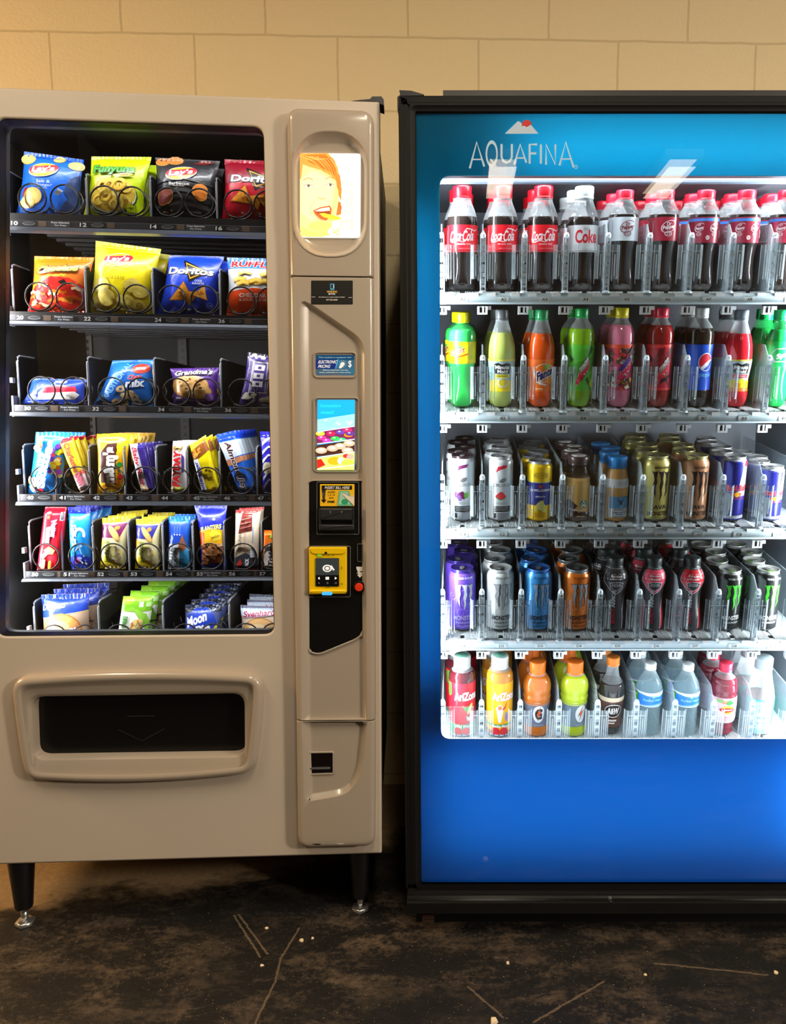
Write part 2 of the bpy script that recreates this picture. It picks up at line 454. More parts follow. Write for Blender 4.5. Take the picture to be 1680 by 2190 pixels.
    rr = N.new('ShaderNodeMapRange'); rr.inputs['To Min'].default_value = .42; rr.inputs['To Max'].default_value = .7; L.new(mid.outputs['Fac'], rr.inputs['Value']); L.new(rr.outputs[0], b.inputs['Roughness'])
    bp = N.new('ShaderNodeBump'); bp.inputs['Strength'].default_value = .5; bp.inputs['Distance'].default_value = .003
    L.new(fine.outputs['Fac'], bp.inputs['Height']); L.new(bp.outputs[0], b.inputs['Normal'])
    return m
wm = wall_material()
tag(MB().box(-3.6, 4.2, 0, .15, 0, 2.8).build('wall_back', wm, M=WALL.M), kind='structure')
tag(MB().box(-3.4, 4.2, -3.6, 2.6, -.1, 0).build('floor', floor_material()), kind='structure')
tag(MB().box(-3.4, 4.2, -3.6, 2.8, CEIL, CEIL + .1).build('ceiling', mat('ceiling_paint', (150, 140, 122), .8)), kind='structure')
dw = mat('dim_block_paint', (120, 108, 88), .7)
tag(MB().box(-3.5, -3.4, -3.6, 2.8, 0, CEIL).build('wall_left', dw), kind='structure')
tag(MB().box(4.1, 4.2, -3.6, 2.8, 0, CEIL).build('wall_right', dw), kind='structure')
tag(MB().box(-3.4, 4.2, -3.7, -3.6, 0, CEIL).build('wall_front', dw), kind='structure')
tag(MB().box(-1.98, -1.70, -1.55, -1.2, 0, CEIL).build('pillar', mat('pillar_paint', (120, 110, 92), .6)), kind='structure')
for i, (lx, ly) in enumerate(LAMP_POS + FILL_POS):
    r = empty('ceiling_light', Matrix.Translation((lx, ly, CEIL)), ['fluorescent ceiling fixture behind the camera, reflected left in the cooler glass', 'fluorescent ceiling fixture behind the camera, reflected right in the cooler glass', 'added ceiling fill fixture in front of the snack machine left end', 'added ceiling fill fixture in front of the gap between the machines', 'added ceiling fill fixture beyond the right end of the cooler'][i], 'ceiling light', 'ceiling light fixtures')  # the last three fixtures are added to brighten the room
    hl = .38 if i < 2 else .6
    MB().box(-.11, .11, -hl, hl, -.05, 0).build('housing', mat('white_steel', (215, 212, 205), .5), r)
    MB().slab(rect_pts(-.09, .09, -hl + .02, hl - .02, .02), 0, .03, .01).build('diffuser', mat('lit_diffuser', (255, 240, 215), .4, emit=3.0), r, Matrix.Translation((0, 0, -.05)) @ Matrix.Rotation(PI / 2, 4, 'X'))
for k, (x, y, s_) in enumerate([(570, 1985, .004), (645, 2012, .006), (560, 2065, .004), (1085, 2060, .005), (1380, 2085, .004), (1055, 2186, .009), (1658, 2080, .005), (668, 2007, .0045)]):
    F0 = Matrix.Rotation(-PI / 2, 4, 'X')
    u, v = (x - PPX) / F_PX, (PPY - y) / F_PX; c, n = math.cos(PITCH), math.sin(PITCH)
    ray = Vector((u, c + v * n, -n + v * c)); t = EYE / -ray.z; p = ray * t
    rnd = random.Random(k); b = MB()
    ring = [(s_ * rnd.uniform(.6, 1.3) * math.cos(a), s_ * rnd.uniform(.6, 1.3) * math.sin(a)) for a in [q * PI / 3 for q in range(6)]]
    b.loft([[(x_, y_, 0) for x_, y_ in ring], [(x_ * .8, y_ * .8, s_ * .5) for x_, y_ in ring]], True, True, smooth=False)
    o = b.build('debris_chip', mat('pale_chip', (225, 205, 170), .7), M=Matrix.Translation((p.x, p.y, 0)))
    tag(o, ['white speck on the floor below the dispensing tray', 'largest pale chip on the floor by the right machine foot', 'tiny chip on dark floor left of centre crack', 'white fleck on the floor in front of the cooler base', 'small white fleck on the floor below the cooler middle', 'white scrap on the floor at the bottom picture edge', 'white fleck on the floor below the cooler at right edge', 'pale crumb on the floor beside the largest chip'][k], 'debris', 'debris flecks on the floor')

# ================================================================ snack machine
SL = SNACK.loc
def SP(pts, d, bulge=(0, 0, 0, 0), k=7, m=9, r=None):
    """pixel corners (x,y,r px) on the machine plane d -> local outline"""
    cs = []
    for x, y, rr in pts:
        a = SL(x, y, d); b = SL(x + 1, y, d); cs.append((a[0], a[1], rr * abs(b[0] - a[0])))
    return outline(cs, bulge, k, m)
snack = empty('snack_vending_machine', SNACK.M, 'beige snack vending machine with glass front on black tapered legs, left of the cooler', 'vending machine')
beige = mat('beige_paint', (192, 178, 162), .42, bump=900, amount=.04)
plas = mat('champagne_plastic', (166, 152, 136), .24, coat=.4)
blk = mat('black_steel', (20, 20, 22), .5)
blkp = mat('black_plastic', (13, 13, 15), .35)
drkg = mat('dark_grey_steel', (66, 66, 70), .4, .3)
edge = mat('divider_edge', (120, 122, 128), .35)
inner = mat('inner_liner', (44, 42, 40), .55)
chrome = mat('bright_metal', (205, 205, 205), .25, .9)
ZT, ZB = 1.827, .1714
XL = -1.06
win = SP([(-7, 252, 20), (563, 271, 24), (586, 1357, 22), (-7, 1362, 22)], 0)
hatch = SP([(68, 1487, 30), (525, 1480, 30), (526, 1617, 28), (73, 1624, 30)], 0)
hatch_big = inset(hatch, -.004)
door_o = outline([(XL, ZT, .004), (0, ZT, .004), (0, ZB, .004), (XL, ZB, .004)])
b = MB(); ch = .005
b.plate(inset(door_o, ch), [win, hatch_big], 0, .05, rr=.004)
b.loft([[(x, 0 + ch * (1 - math.sin(t)), z) for x, z in inset(door_o, ch * (1 - math.cos(t)))] for t in (0, PI / 6, PI / 3, PI / 2)])
b.loft([[(x, ch, z) for x, z in door_o], [(x, .05, z) for x, z in door_o]])
b.build('door', beige, snack)
b = MB(); b.loft([[(x, .0045, z) for x, z in inset(win, -.001)], [(x, .0045, z) for x, z in inset(win, .0012)], [(x, .05, z) for x, z in inset(win, .0012)], [(x, .053, z) for x, z in inset(win, -.02)]]); b.build('window_gasket', mat('gasket_rubber', (12, 12, 13), .6), snack)
# cabinet shell
XI, XR, DB = SL(2, 900, .1)[0] - .01, SL(604, 900, .1)[0], .62
b = MB()
b.box(XL + .01, -.008, .052, .70, ZT - .03, ZT - .012); b.box(XL + .01, -.008, .052, .70, ZB + .012, ZB + .03)
b.box(-.016, -.008, .052, .70, ZB + .012, ZT - .012); b.box(XL + .01, XL + .018, .052, .70, ZB + .012, ZT - .012)
b.box(XL + .01, -.008, .69, .70, ZB + .012, ZT - .012)
b.build('cabinet', blk, snack)
b = MB(); zf = SL(300, 1440, .1)[1]
b.box(XI - .006, XI, .055, DB, zf, ZT - .03); b.box(XR, XR + .006, .055, DB, zf, ZT - .03); b.box(XI, XR, DB, DB + .006, zf, ZT - .03)
b.box(XI, XR, .055, DB, zf - .006, zf)
b.build('inner_liner', inner, snack)
# slotted uprights on the back wall of the compartment
b = MB()
for x in (SL(195, 900, DB - .01)[0], SL(395, 900, DB - .01)[0]):
    b.box(x - .012, x + .012, DB - .012, DB - .001, zf + .1, ZT - .05)
    for k in range(60): b.box(x - .004, x + .004, DB - .0135, DB - .012, zf + .12 + k * .02, zf + .13 + k * .02, mi=1)
b.build('slotted_upright', [mat('upright_steel', (92, 90, 88), .5, .4), blkp], snack)
b = MB(); b.slab(win and inset(win, -.012), .030, .034); b.build('glass_pane', pane_material('door_glass', 1.52), snack)
# dispensing hatch bezel
o0 = SP([(31, 1443, 40), (567, 1437, 40), (548, 1647, 34), (62, 1660, 34)], 0, (.012, .004, .014, .004))
o1 = SP([(45, 1468, 34), (551, 1462, 34), (536, 1640, 26), (74, 1650, 26)], 0, (.008, .002, .010, .002))
o2 = SP([(60, 1481, 32), (534, 1474, 32), (532, 1630, 26), (70, 1637, 26)], 0, (.003, 0, .006, 0))
R = lambda pts, y: [(x, y, z) for x, z in pts]
b = MB()
b.loft([R(o0, .0), R(o0, -.010), R(inset(o0, .003), -.018), R(inset(o0, .008), -.023), R(inset(o0, .016), -.024), R(inset(o0, .021), -.021), R(o1, -.015), R(inset(o1, .005), -.013), R(o2, -.012), R(hatch, -.007), R(inset(hatch, .002), -.003), R(inset(hatch, .004), .03)])
b.build('hatch_bezel', plas, snack)
MB().slab(inset(hatch, -.003), .022, .03).build('hatch_flap', mat('hatch_flap', (9, 9, 10), .28), snack)
a = Art(); cx0, cz0 = SL(302, 1560, .02); w = .05
hexa = [(cx0 - w, cz0), (cx0 - w * .6, cz0 + w * .62), (cx0 + w * .6, cz0 + w * .62), (cx0 + w, cz0), (cx0, cz0 - w * .55)]
a.line(hexa[1:3], .002, (44, 42, 42)); a.line([hexa[0], hexa[4], hexa[3]], .002, (40, 38, 38))
MB().art(a, lambda u, v, h: (u, .0215 - h, v), .05).build('flap_marks', PAPER, snack)
# legs
leg_b = MB().lathe([(0, .018), (.004, .0195), (.12, .029), (.15, .0295)], 28).mesh('leg', blkp)
foot_b = MB()
foot_b.lathe([(0, .021), (.003, .022), (.009, .022), (.011, .018)], 6, z0=0); foot_b.lathe([(.011, .008), (.034, .008)], 14)
foot_m = foot_b.mesh('levelling_foot', chrome)
for px_, dd in ((46, .05), (770, .05), (46, .63), (770, .63)):
    x = SL(px_, 1850, .05)[0]; zf0 = .0098 * x + .0005  # the floor is level, the machine leans slightly
    lg = put('leg', leg_b, snack, Matrix.Translation((x, dd, ZB + .014 - .15)))
    put('levelling_foot', foot_m, lg, Matrix.Translation((0, 0, -(ZB + .014 - .15) + zf0)))
# hinge cover on the top right corner
hx = SL(738, 214, .02)[0]; b = MB()
b.slab([(hx, ZT), (hx + .02, ZT + .004), (hx + .052, ZT + .008), (hx + .056, ZT + .013), (hx + .075, ZT + .014), (hx + .08, ZT + .008), (hx + .08, ZT - .003), (hx + .07, ZT)][::1], .01, .06)
b.build('hinge_cover', blkp, snack)
# ---- control column
gx = lambda px, py, d=0: SL(px, py, d)
colU = SP([(611, 227, 30), (799, 233, 30), (799, 591, 4), (618, 589, 4)], -.0)
colM = SP([(618, 592, 4), (799, 594, 4), (803, 1540, 3), (632, 1540, 3)], -.0)
colL = SP([(632, 1542, 3), (803, 1542, 3), (802, 1813, 24), (636, 1817, 24)], -.0)
column = put('control_column', MB().slab(inset(colM, .004), .0, .01).mesh('control_column', plas), snack)
def edge_rings(o, h=.03, r=.012):
    return [R(o, 0), R(o, -h + r)] + [R(inset(o, r * (1 - math.cos(t))), -h + r * (1 - math.sin(t))) for t in (PI / 8, PI / 4, 3 * PI / 8, PI / 2)]
H = .028
def mod_rings(cs, k, m, h, r, closed_sides):
    """rounded module edge: corners (x,y,r,sx,sy) move inwards in px along (sx,sy)"""
    out = []
    for q, d in [(0, 0), (0, -h + r)] + [(r * (1 - math.cos(t)), -h + r * (1 - math.sin(t))) for t in (PI / 8, PI / 4, 3 * PI / 8, PI / 2)]:
        p = q * 990
        o = SP([(x + sx * p, y + sy * p, max(1.5, rr - p) if rr > 8 else rr) for x, y, rr, sx, sy in cs], -h, (0, 0, 0, 0), k, m)
        out.append(R(o, d)); last = o
    return out, last
def N4(cs, d=-H, bulge=(0, 0, 0, 0)): return SP(cs, d, bulge, 7, 9)
ovo = N4([(624, 288, 66), (788, 290, 66), (786, 541, 66), (627, 540, 66)], -H, (.011, .002, .010, .002))
ovi = N4([(637, 317, 40), (776, 319, 40), (775, 518, 42), (639, 517, 42)], -.012, (.012, .001, .011, .001))
b = MB(); er, lo_ = mod_rings([(611, 227, 30, 1, 1), (799, 233, 30, -1, 1), (799, 591, 4, -1, 0), (618, 589, 4, 1, 0)], 7, 9, H, .014, 0)
b.loft(er); flat_hole(b, lo_, ovo, -H); b.loft([R(ovo, -H), R(inset(ovo, .0015), -H - .002), R(inset(ovo, .004), -H - .0015), R(inset(ovo, .008), -H + .003), R(ovi, -.013), R(inset(ovi, .004), -.012)], False, True)
b.build('display_housing', plas, column, sharp=35)
scr = N4([(641, 328, 7), (771, 329, 7), (770, 509, 7), (643, 508, 7)], -.014)
# poster: smiling woman with orange hair eating a french fry, lit from behind
def to_scr(d, x0, x1, y0, y1):
    A, B, Cc = SL(x0, y0, d), SL(x1, y0, d), SL(x0, y1, d)
    return lambda u, v, h: (A[0] + (B[0] - A[0]) * u + (Cc[0] - A[0]) * v, d - h, A[1] + (B[1] - A[1]) * u + (Cc[1] - A[1]) * v)
b = MB(); b.slab(scr, -.0155, -.012, col=(255, 250, 236))
ap = Art(); ap.rect(0.01, .99, .01, .99, (255, 252, 238))
ap.poly([(.0, .0), (.48, .0), (.58, .12), (.66, .3), (.64, .55), (.62, .68), (.55, .8), (.46, .93), (.38, .99), (.1, .99), (0, .9)], (255, 226, 150))
ap.poly([(.02, .3), (.2, .2), (.5, .28), (.6, .5), (.5, .66), (.2, .8), (.02, .7)], (255, 238, 176))
ap.poly([(0, .0), (.46, 0), (.56, .08), (.62, .17), (.66, .3), (.64, .35), (.56, .3), (.5, .26), (.36, .2), (.16, .16), (.05, .13), (.02, .3), (0, .3)], (244, 158, 74))
ap.poly([(.1, .02), (.42, .01), (.54, .1), (.6, .2), (.62, .3), (.5, .22), (.32, .16), (.14, .1)], (232, 120, 42))
ap.poly([(.56, .2), (.66, .26), (.69, .42), (.68, .56), (.62, .46), (.6, .34)], (236, 134, 60))
ap.poly([(.64, .56), (.7, .6), (.68, .72), (.6, .74)], (222, 116, 60))
rnd = random.Random(12)
for k in range(16):
    q = k / 15; ap.line([(.02 + .3 * q, .03 + .02 * q), (.2 + .34 * q, .06 + .03 * (1 - q)), (.3 + .34 * q, .15 + .02 * q), (.42 + .24 * q, .27 + .04 * q)], .010, rnd.choice([(250, 180, 90), (214, 100, 30), (240, 150, 60), (255, 200, 120)]), .002)
ap.ell(.34, .86, .2, .05, (255, 206, 120)); ap.ell(.6, .5, .04, .1, (255, 216, 140))
for x, y, w_ in ((.14, .385, .08), (.5, .375, .07)):
    ap.ell(x, y, w_, .018, (255, 252, 230)); ap.ell(x + .005, y, .022, .017, (120, 100, 60)); ap.line([(x - w_, y + .005), (x - .02, y - .02), (x + w_, y)], .006, (120, 76, 40))
    ap.line([(x - w_ * 1.1, y - .065), (x, y - .095), (x + w_, y - .07)], .008, (196, 120, 60))
ap.line([(.3, .5), (.31, .53), (.37, .545), (.43, .53)], .008, (226, 150, 90))
ap.line([(.24, .56), (.19, .64), (.18, .74)], .008, (240, 176, 104)); ap.line([(.5, .55), (.56, .63), (.55, .72)], .008, (240, 176, 104))
ap.poly([(.22, .68), (.34, .64), (.5, .62), (.53, .66), (.52, .74), (.44, .8), (.34, .78), (.26, .73)], (226, 104, 60))
ap.poly([(.25, .685), (.35, .655), (.49, .64), (.5, .68), (.36, .69)], (255, 250, 232)); ap.poly([(.25, .7), (.36, .695), (.5, .69), (.5, .73), (.4, .745)], (150, 74, 44))
ap.poly([(.32, .715), (.4, .71), (.66, .755), (.68, .785), (.6, .795), (.4, .76)], (255, 216, 60))
ap.poly([(.02, .86), (.2, .93), (.45, .92), (.5, .98), (.02, .98)], (255, 226, 120))
for st, y, h_ in (('E', .855, .1), ('n', .75, .14), ('j', .62, .1), ('o', .5, .15), ('y', .36, .12)):
    ap.text(st, .78, y, h_ * .9, -.2, (226, 206, 168), -90, 0, .02); ap.text(st, .775, y, h_ * .9 * .86, -.165, (255, 252, 240), -90, 0, -.0)
ap.text('&', .6, .93, .1, -.12, (222, 196, 140), -80)
b.art(ap, to_scr(-.0157, 641, 771, 328, 509), .05)
b.build('lit_poster', mat('lit_print', attr=True, rough=.2, emit=.8), column)
# lower modules with the stepped recess
rec_o = N4([(638, 650, 22), (779, 722, 24), (785, 1330, 60), (636, 1330, 12)], -H)
def recess(poly_px, inset_px, d0, d1, seg):
    return SP(poly_px, d0, (0, 0, 0, 0), *seg)
def recess_rings(o, zs):
    out = []
    for q, d in ((0, -H), (.0012, -H + .0006), (.0105, -.0166), (.0125, -.016)):
        n = inset(o, q); xm = min(p[0] for p in o)
        n = [(p[0] + (q * .7 if abs(a[0] - xm) < .012 else 0), a[1] if abs(a[1] - zs) < .004 else p[1]) for p, a in zip(n, o)]
        out.append(R(n, d)); last = n
    return out, last
rcM = SP([(640, 640, 16), (662, 647, 18), (780, 728, 30), (785, 1541, 2), (644, 1541, 2)], -H, k=6, m=14)
er, lo_ = mod_rings([(618, 592, 4, 1, 0), (799, 594, 4, -1, 0), (803, 1540, 2, -1, 0), (632, 1540, 2, 1, 0)], 5, 8, H, .012, 0)
zs = SL(700, 1541, -H)[1]; zq = SL(700, 1540, -H)[1]
rcM = [(x, zq + .0002 if z < zq + .002 else z) for x, z in rcM]; zs = zq + .0002
b = MB(); b.loft(er); flat_hole(b, lo_, rcM, -H); rr_, ln_ = recess_rings(rcM, zs); b.loft(rr_); flat_fill(b, ln_, -.016)
b.build('column_panel', plas, column, sharp=24)
rcL = SP([(644, 1545, 2), (785, 1545, 2), (774, 1662, 44), (742, 1700, 26), (650, 1716, 18)], -H, k=6, m=14)
er, lo_ = mod_rings([(632, 1543, 2, 1, 0), (803, 1543, 2, -1, 0), (802, 1813, 26, -1, -1), (636, 1817, 26, 1, -1)], 5, 8, H, .012, 0)
zq2 = SL(700, 1543, -H)[1]; rcL = [(x, zq2 - .0002 if z > zq2 - .006 else z) for x, z in rcL]
b = MB(); b.loft(er); flat_hole(b, lo_, rcL, -H); rr_, ln_ = recess_rings(rcL, zq2 - .0002); b.loft(rr_); flat_fill(b, ln_, -.016)
b.build('lower_panel', plas, column, sharp=24)
# a printed plate: outline in px, base depth, artwork in 0..1 (v down)
def plate_art(name, x0, x1, y0, y1, d, th, art_, base_col, matl, parent, r=2):
    b = MB(); b.slab(SP([(x0, y0, r), (x1, y0, r), (x1, y1, r), (x0, y1, r)], d - th), d - th, d, col=base_col)
    if art_: b.art(art_, to_scr(d - th, x0, x1, y0, y1), .05)
    return b.build(name, matl, parent)
a = Art(); a.rect(.455, .56, .13, .4, (70, 150, 190)); a.rect(.475, .525, .17, .32, (20, 40, 60)); a.rect(.535, .55, .17, .32, (220, 230, 235))
a.text('VENDING', .5, .47, .25, -.08, (240, 190, 90), bold=.02); a.text('BITES', .5, .565, .16, -.07, (230, 230, 230), bold=.02)
a.text('For Service or repairs please contact', .5, .7, .62, -.05, (235, 235, 235), bold=.02); a.text('817-225-5848', .5, .81, .27, -.055, (240, 236, 210), bold=.02)
a.rect(.01, .1, .685, .7, (230, 230, 230)); a.rect(.9, .99, .71, .725, (230, 230, 230))
plate_art('service_sticker', 665, 754, 600, 651, -H, .0006, a, (20, 18, 14), PAPER, column)
def rim(x0, x1, y0, y1, r, w=4, d=-.016, h=.003, corners=None):
    o = SP(corners or [(x0, y0, r), (x1, y0, r), (x1, y1, r), (x0, y1, r)], d - .001)
    k = w * .001
    return MB().loft([R(inset(o, -k), d), R(inset(o, -k * .7), d - h), R(inset(o, -k * .3), d - h), R(o, d + .004)])
rim(673, 759, 756, 805, 7).build('screen_rim', plas, column)
a = Art(); a.rect(0, 1, .0, .24, (24, 74, 120)); a.rect(0, .56, .22, .68, (30, 50, 130)); a.poly([(.56, .22), (.6, .22), (.54, .68), (.5, .68)], (60, 160, 215))
a.text('This machine is equipped with', .5, .13, .85, -.08, (150, 200, 225), bold=.02)
a.text('ELECTRONIC', .31, .34, .48, -.15, (240, 245, 250), shear=-.2, bold=.02); a.text('PRICING', .22, .555, .31, -.15, (240, 245, 250), shear=-.2, bold=.02)
a.ell(.7, .44, .055, .09, (240, 248, 250)); a.poly([(.6, .64), (.64, .45), (.74, .5), (.66, .66)], (240, 248, 250))
for t in range(10): a.line([(.7 + .07 * math.cos(t * .628), .44 + .13 * math.sin(t * .628)), (.7 + .1 * math.cos(t * .628), .44 + .19 * math.sin(t * .628))], .008, (230, 245, 250))
a.text('$', .89, .46, .09, -.36, (250, 252, 252), bold=.01)
a.text('Before inserting money,', .52, .75, .66, -.08, (190, 226, 240), bold=.02); a.text('press selection to view price.', .51, .86, .82, -.08, (190, 226, 240), bold=.02)
plate_art('pricing_screen', 675, 757, 759, 803, -.014, .002, a, (40, 138, 190), mat('lit_screen_dim', attr=True, rough=.2, emit=.22), column, 5)
rim(673, 765, 853, 1007, 7).build('screen_rim', plas, column)
a = Art(); a.rect(.05, .95, .0, 1, (30, 165, 250)); a.text('Something', .37, .09, .5, -.06, (40, 205, 250), bold=.02); a.text('sweet?', .29, .175, .32, -.055, (40, 205, 250), bold=.02)
a.poly([(.05, .28), (.95, .2), (.95, .38), (.05, .44)], (150, 215, 240)); a.scatter((.1, .9, .29, .37), 12, .06, [(140, 205, 230), (180, 228, 240), (190, 200, 215)], 4, .4)
a.poly([(.05, .46), (.95, .37), (.95, .555), (.05, .63)], (120, 40, 90))
for u, v, c in ((.12, .48, (250, 220, 70)), (.38, .48, (240, 40, 90)), (.6, .46, (110, 70, 180)), (.78, .43, (230, 50, 110)), (.16, .54, (240, 60, 150)), (.48, .55, (50, 200, 90)), (.8, .5, (250, 140, 30)), (.28, .58, (240, 60, 180)), (.64, .57, (60, 200, 120)), (.84, .48, (100, 60, 150))): a.ell(u, v, .11, .032, c); a.ell(u - .02, v - .01, .03, .008, (255, 225, 235))
a.poly([(.05, .645), (.95, .57), (.95, .74), (.05, .81)], (70, 40, 30))
for u, v in ((.15, .72), (.42, .69), (.6, .66), (.82, .62), (.78, .72)): a.ell(u, v, .14, .045, (222, 182, 156)); a.ell(u, v - .008, .08, .02, (236, 226, 220))
a.poly([(.05, .83), (.95, .75), (.95, 1), (.05, 1)], (220, 232, 120))
a.poly([(.05, .85), (.15, .84), (.25, .93), (.05, .98)], (226, 40, 30)); a.ell(.48, .87, .18, .06, (250, 176, 30)); a.ell(.62, .87, .08, .05, (190, 226, 240)); a.ell(.76, .8, .09, .03, (220, 50, 50)); a.ell(.85, .81, .09, .04, (240, 170, 160)); a.ell(.78, .9, .15, .05, (190, 226, 80))
for y0, y1 in ((.625, .56), (.455, .375), (.82, .74), (.99, .93)): a.line([(.05, y0), (.95, y1)], .012, (225, 245, 252))
plate_art('advert_screen', 674, 763, 855, 1005, -.014, .002, a, (14, 20, 60), mat('lit_screen', attr=True, rough=.2, emit=.95), column, 5)
bp_c = [(655, 1029, 18), (790, 1029, 18), (787, 1332, 34), (770, 1362, 20), (672, 1402, 22)]
bp = SP(bp_c + [(655, 1385, 14)], -.018)
b = MB(); b.loft([R(inset(bp, -.0035), -.016), R(inset(bp, -.003), -.0195), R(inset(bp, -.001), -.020), R(bp, -.0175), R(inset(bp, .0008), -.0165)], False, False)
b.build('black_panel_rim', plas, column)
pan = put('payment_panel', MB().slab(inset(bp, -.0005), -.0172, -.016).mesh('payment_panel', mat('gloss_black', (11, 11, 12), .3, bump=300, amount=.05)), column)
rim(678, 766, 1032, 1142, 2, 1.4, -.0172, .002).build('validator_rim', mat('silver_trim', (170, 168, 165), .3, .5), column)
a = Art(); a.rect(.0, 1, .0, .07, (250, 200, 30)); a.rect(.05, .93, .06, .25, (16, 14, 12)); a.text('INSERT BILL HERE', .5, .155, .72, -.13, (232, 228, 220), shear=-.15, bold=.02)
a.poly([(.05, .2), (.17, .2), (.14, .7), (.19, .7), (.11, .86), (.03, .7), (.08, .7)], (16, 14, 12))
for i, (t, w_) in enumerate((('ACCEPTS', .22), ('1, 5, 10', .2), ('& 20', .12))): a.text(t, .33, .36 + .13 * i, w_, -.08, (40, 28, 10), bold=.02)
a.text('mei', .32, .78, .2, -.12, (30, 24, 12), bold=.03)
a.poly([(.56, .3), (.84, .3), (.96, .98), (.5, .98)], (110, 190, 150)); a.poly([(.6, .36), (.8, .36), (.88, .9), (.55, .9)], (165, 215, 185)); a.ell(.72, .8, .1, .13, (50, 160, 110))
a.poly([(.64, .42), (.7, .4), (.84, .52), (.99, .5), (.99, .98), (.88, .8), (.76, .66), (.66, .5)], (236, 220, 196)); a.line([(.64, .43), (.7, .4), (.84, .52), (.99, .56)], .012, (40, 34, 30)); a.line([(.67, .5), (.78, .68), (.97, .97)], .012, (40, 34, 30))
plate_art('bill_sticker', 684, 757.6, 1035.5, 1082.5, -.0172, .0014, a, (248, 190, 30), PAPER, column)
v = MB(); vx = [SL(682.5, 1086, -.02), SL(758, 1132, -.02)]
x0, x1, z1, z0 = vx[0][0], vx[1][0], vx[0][1], vx[1][1]; hh = z1 - z0
v.slab(rect_pts(x0, x1, z0 + hh * .45, z1, .002), -.034, -.017, .003); v.slab(rect_pts(x0, x1, z0, z0 + hh * .26, .002), -.036, -.017, .003)
v.box(x0, x0 + .004, -.034, -.017, z0, z1); v.box(x1 - .004, x1, -.034, -.017, z0, z1)
a = Art()
for u in (.33, .65): a.poly([(u - .03, .12), (u + .03, .12), (u, .22)], (110, 110, 112))
v.art(a, lambda u, w_, h: (x0 + (x1 - x0) * u, -.0342 - h, z1 - hh * w_), .05, mi=1); v.build('bill_validator', [mat('validator_grey', (38, 38, 40), .35), PAPER], column)
# yellow card reader
rim(659, 748, 1169, 1276, 3, 1.4, -.0172, .002).build('reader_rim', MATS['silver_trim'], column)
yel = mat('reader_yellow', (240, 196, 6), .35)
rd = MB(); ro = SP([(660, 1171, 3), (741, 1171, 3), (741, 1266, 4), (741, 1269, 3), (661, 1272, 5)], -.03)
rd.slab(SP([(660, 1171, 3), (741, 1171, 3), (741, 1270, 5), (661, 1272, 5)], -.03), -.032, -.017, .003)
rd.slab(SP([(661, 1172, 2), (740, 1172, 2), (736, 1185, 8), (666, 1185, 8)], -.034), -.0345, -.031, .001)
rd.slab(SP([(662, 1262, 5), (740, 1262, 5), (738, 1270, 4), (664, 1270, 4)], -.034), -.0355, -.031, .002)
a = Art(); a.ell(.45, .115, .035, .028, (30, 26, 10)); a.ell(.28, .165, .06, .026, (140, 240, 60))
for u in (.4, .52, .64): a.rect(u - .03, u + .03, .155, .17, (90, 74, 10))
a.text('nayax', .5, .845, .12, -.02, (60, 50, 10), bold=.03); a.text('USB', .87, .77, .07, -.025, (60, 50, 10), bold=.03); a.line([(.87, .4), (.87, .46)], .02, (90, 74, 10))
rd.art(a, to_scr(-.0347, 660, 741, 1171, 1272), .05, mi=1); reader = rd.build('card_reader', [yel, PAPER], column)
a = Art(); a.rect(0, 1, 0, .6, (52, 60, 62)); a.ell(.5, .36, .2, .13, (250, 250, 250)); a.ell(.5, .36, .13, .09, (60, 66, 68)); a.ell(.5, .36, .09, .06, (250, 250, 250)); a.poly([(.6, .26), (.7, .26), (.82, .42), (.74, .44), (.7, .36)], (245, 245, 245))
a.poly([(.1, .7), (.17, .66), (.19, .75), (.15, .75)], (250, 250, 250)); a.rect(.43, .58, .66, .76, (250, 250, 250)); a.poly([(.83, .66), (.92, .7), (.86, .75), (.82, .75)], (250, 250, 250))
a.line([(.12, .86), (.18, .9)], .012, (130, 130, 130)); a.line([(.12, .9), (.18, .86)], .012, (130, 130, 130)); a.line([(.46, .86), (.55, .86), (.55, .9), (.48, .9)], .012, (130, 130, 130)); a.ring(.87, .88, .045, .03, .3, (130, 130, 130))
plate_art('reader_screen', 674.4, 724.6, 1193.7, 1254, -.032, .002, a, (12, 12, 14), mat('reader_display', attr=True, rough=.15, emit=.35), reader, 2)
plate_art('reader_light', 688, 710, 1266, 1273, -.0355, .001, None, (50, 140, 250), mat('blue_led', attr=True, emit=1.5), reader, 3)
# coin slot, coin icon, return button
cs0 = rim(765, 773.5, 1164, 1200, 2, 1.8, -.0172, .004); cs0.build('coin_slot', chrome, column)
a = Art(); a.ell(.5, .3, .4, .28, (226, 222, 214)); a.ell(.25, .62, .28, .24, (226, 222, 214)); a.ring(.25, .62, .3, .26, .12, (30, 28, 26))
plate_art('coin_mark', 774.5, 786, 1168, 1191, -.0172, .0003, a, (11, 11, 12), PAPER, column)
a = Art(); a.rect(.1, .95, .0, .6, (226, 220, 214)); a.poly([(.1, .15), (.3, .5), (.1, .6)], (20, 18, 18)); a.poly([(.35, .45), (.95, .35), (.95, .5)], (20, 18, 18)); a.rect(.35, .8, .58, .72, (226, 220, 214)); a.poly([(.2, .72), (.9, .72), (.55, .99)], (226, 220, 214))
plate_art('return_mark', 760, 777, 1212, 1236, -.0172, .0003, a, (11, 11, 12), PAPER, column)
bx, bz = SL(767.3, 1255, -.02)
b = MB(); b.lathe([(0, .0135), (.004, .0135), (.006, .012), (.006, .0095)], 28, capt=False); ring_o = b.build('button_collar', blkp, column, Matrix.Translation((bx, -.0172, bz)) @ Matrix.Rotation(PI / 2, 4, 'X'))
MB().lathe([(0, .0092), (.008, .0092), (.0105, .008), (.011, 0.001)], 28).build('return_button', mat('red_button', (226, 56, 26), .3), ring_o)
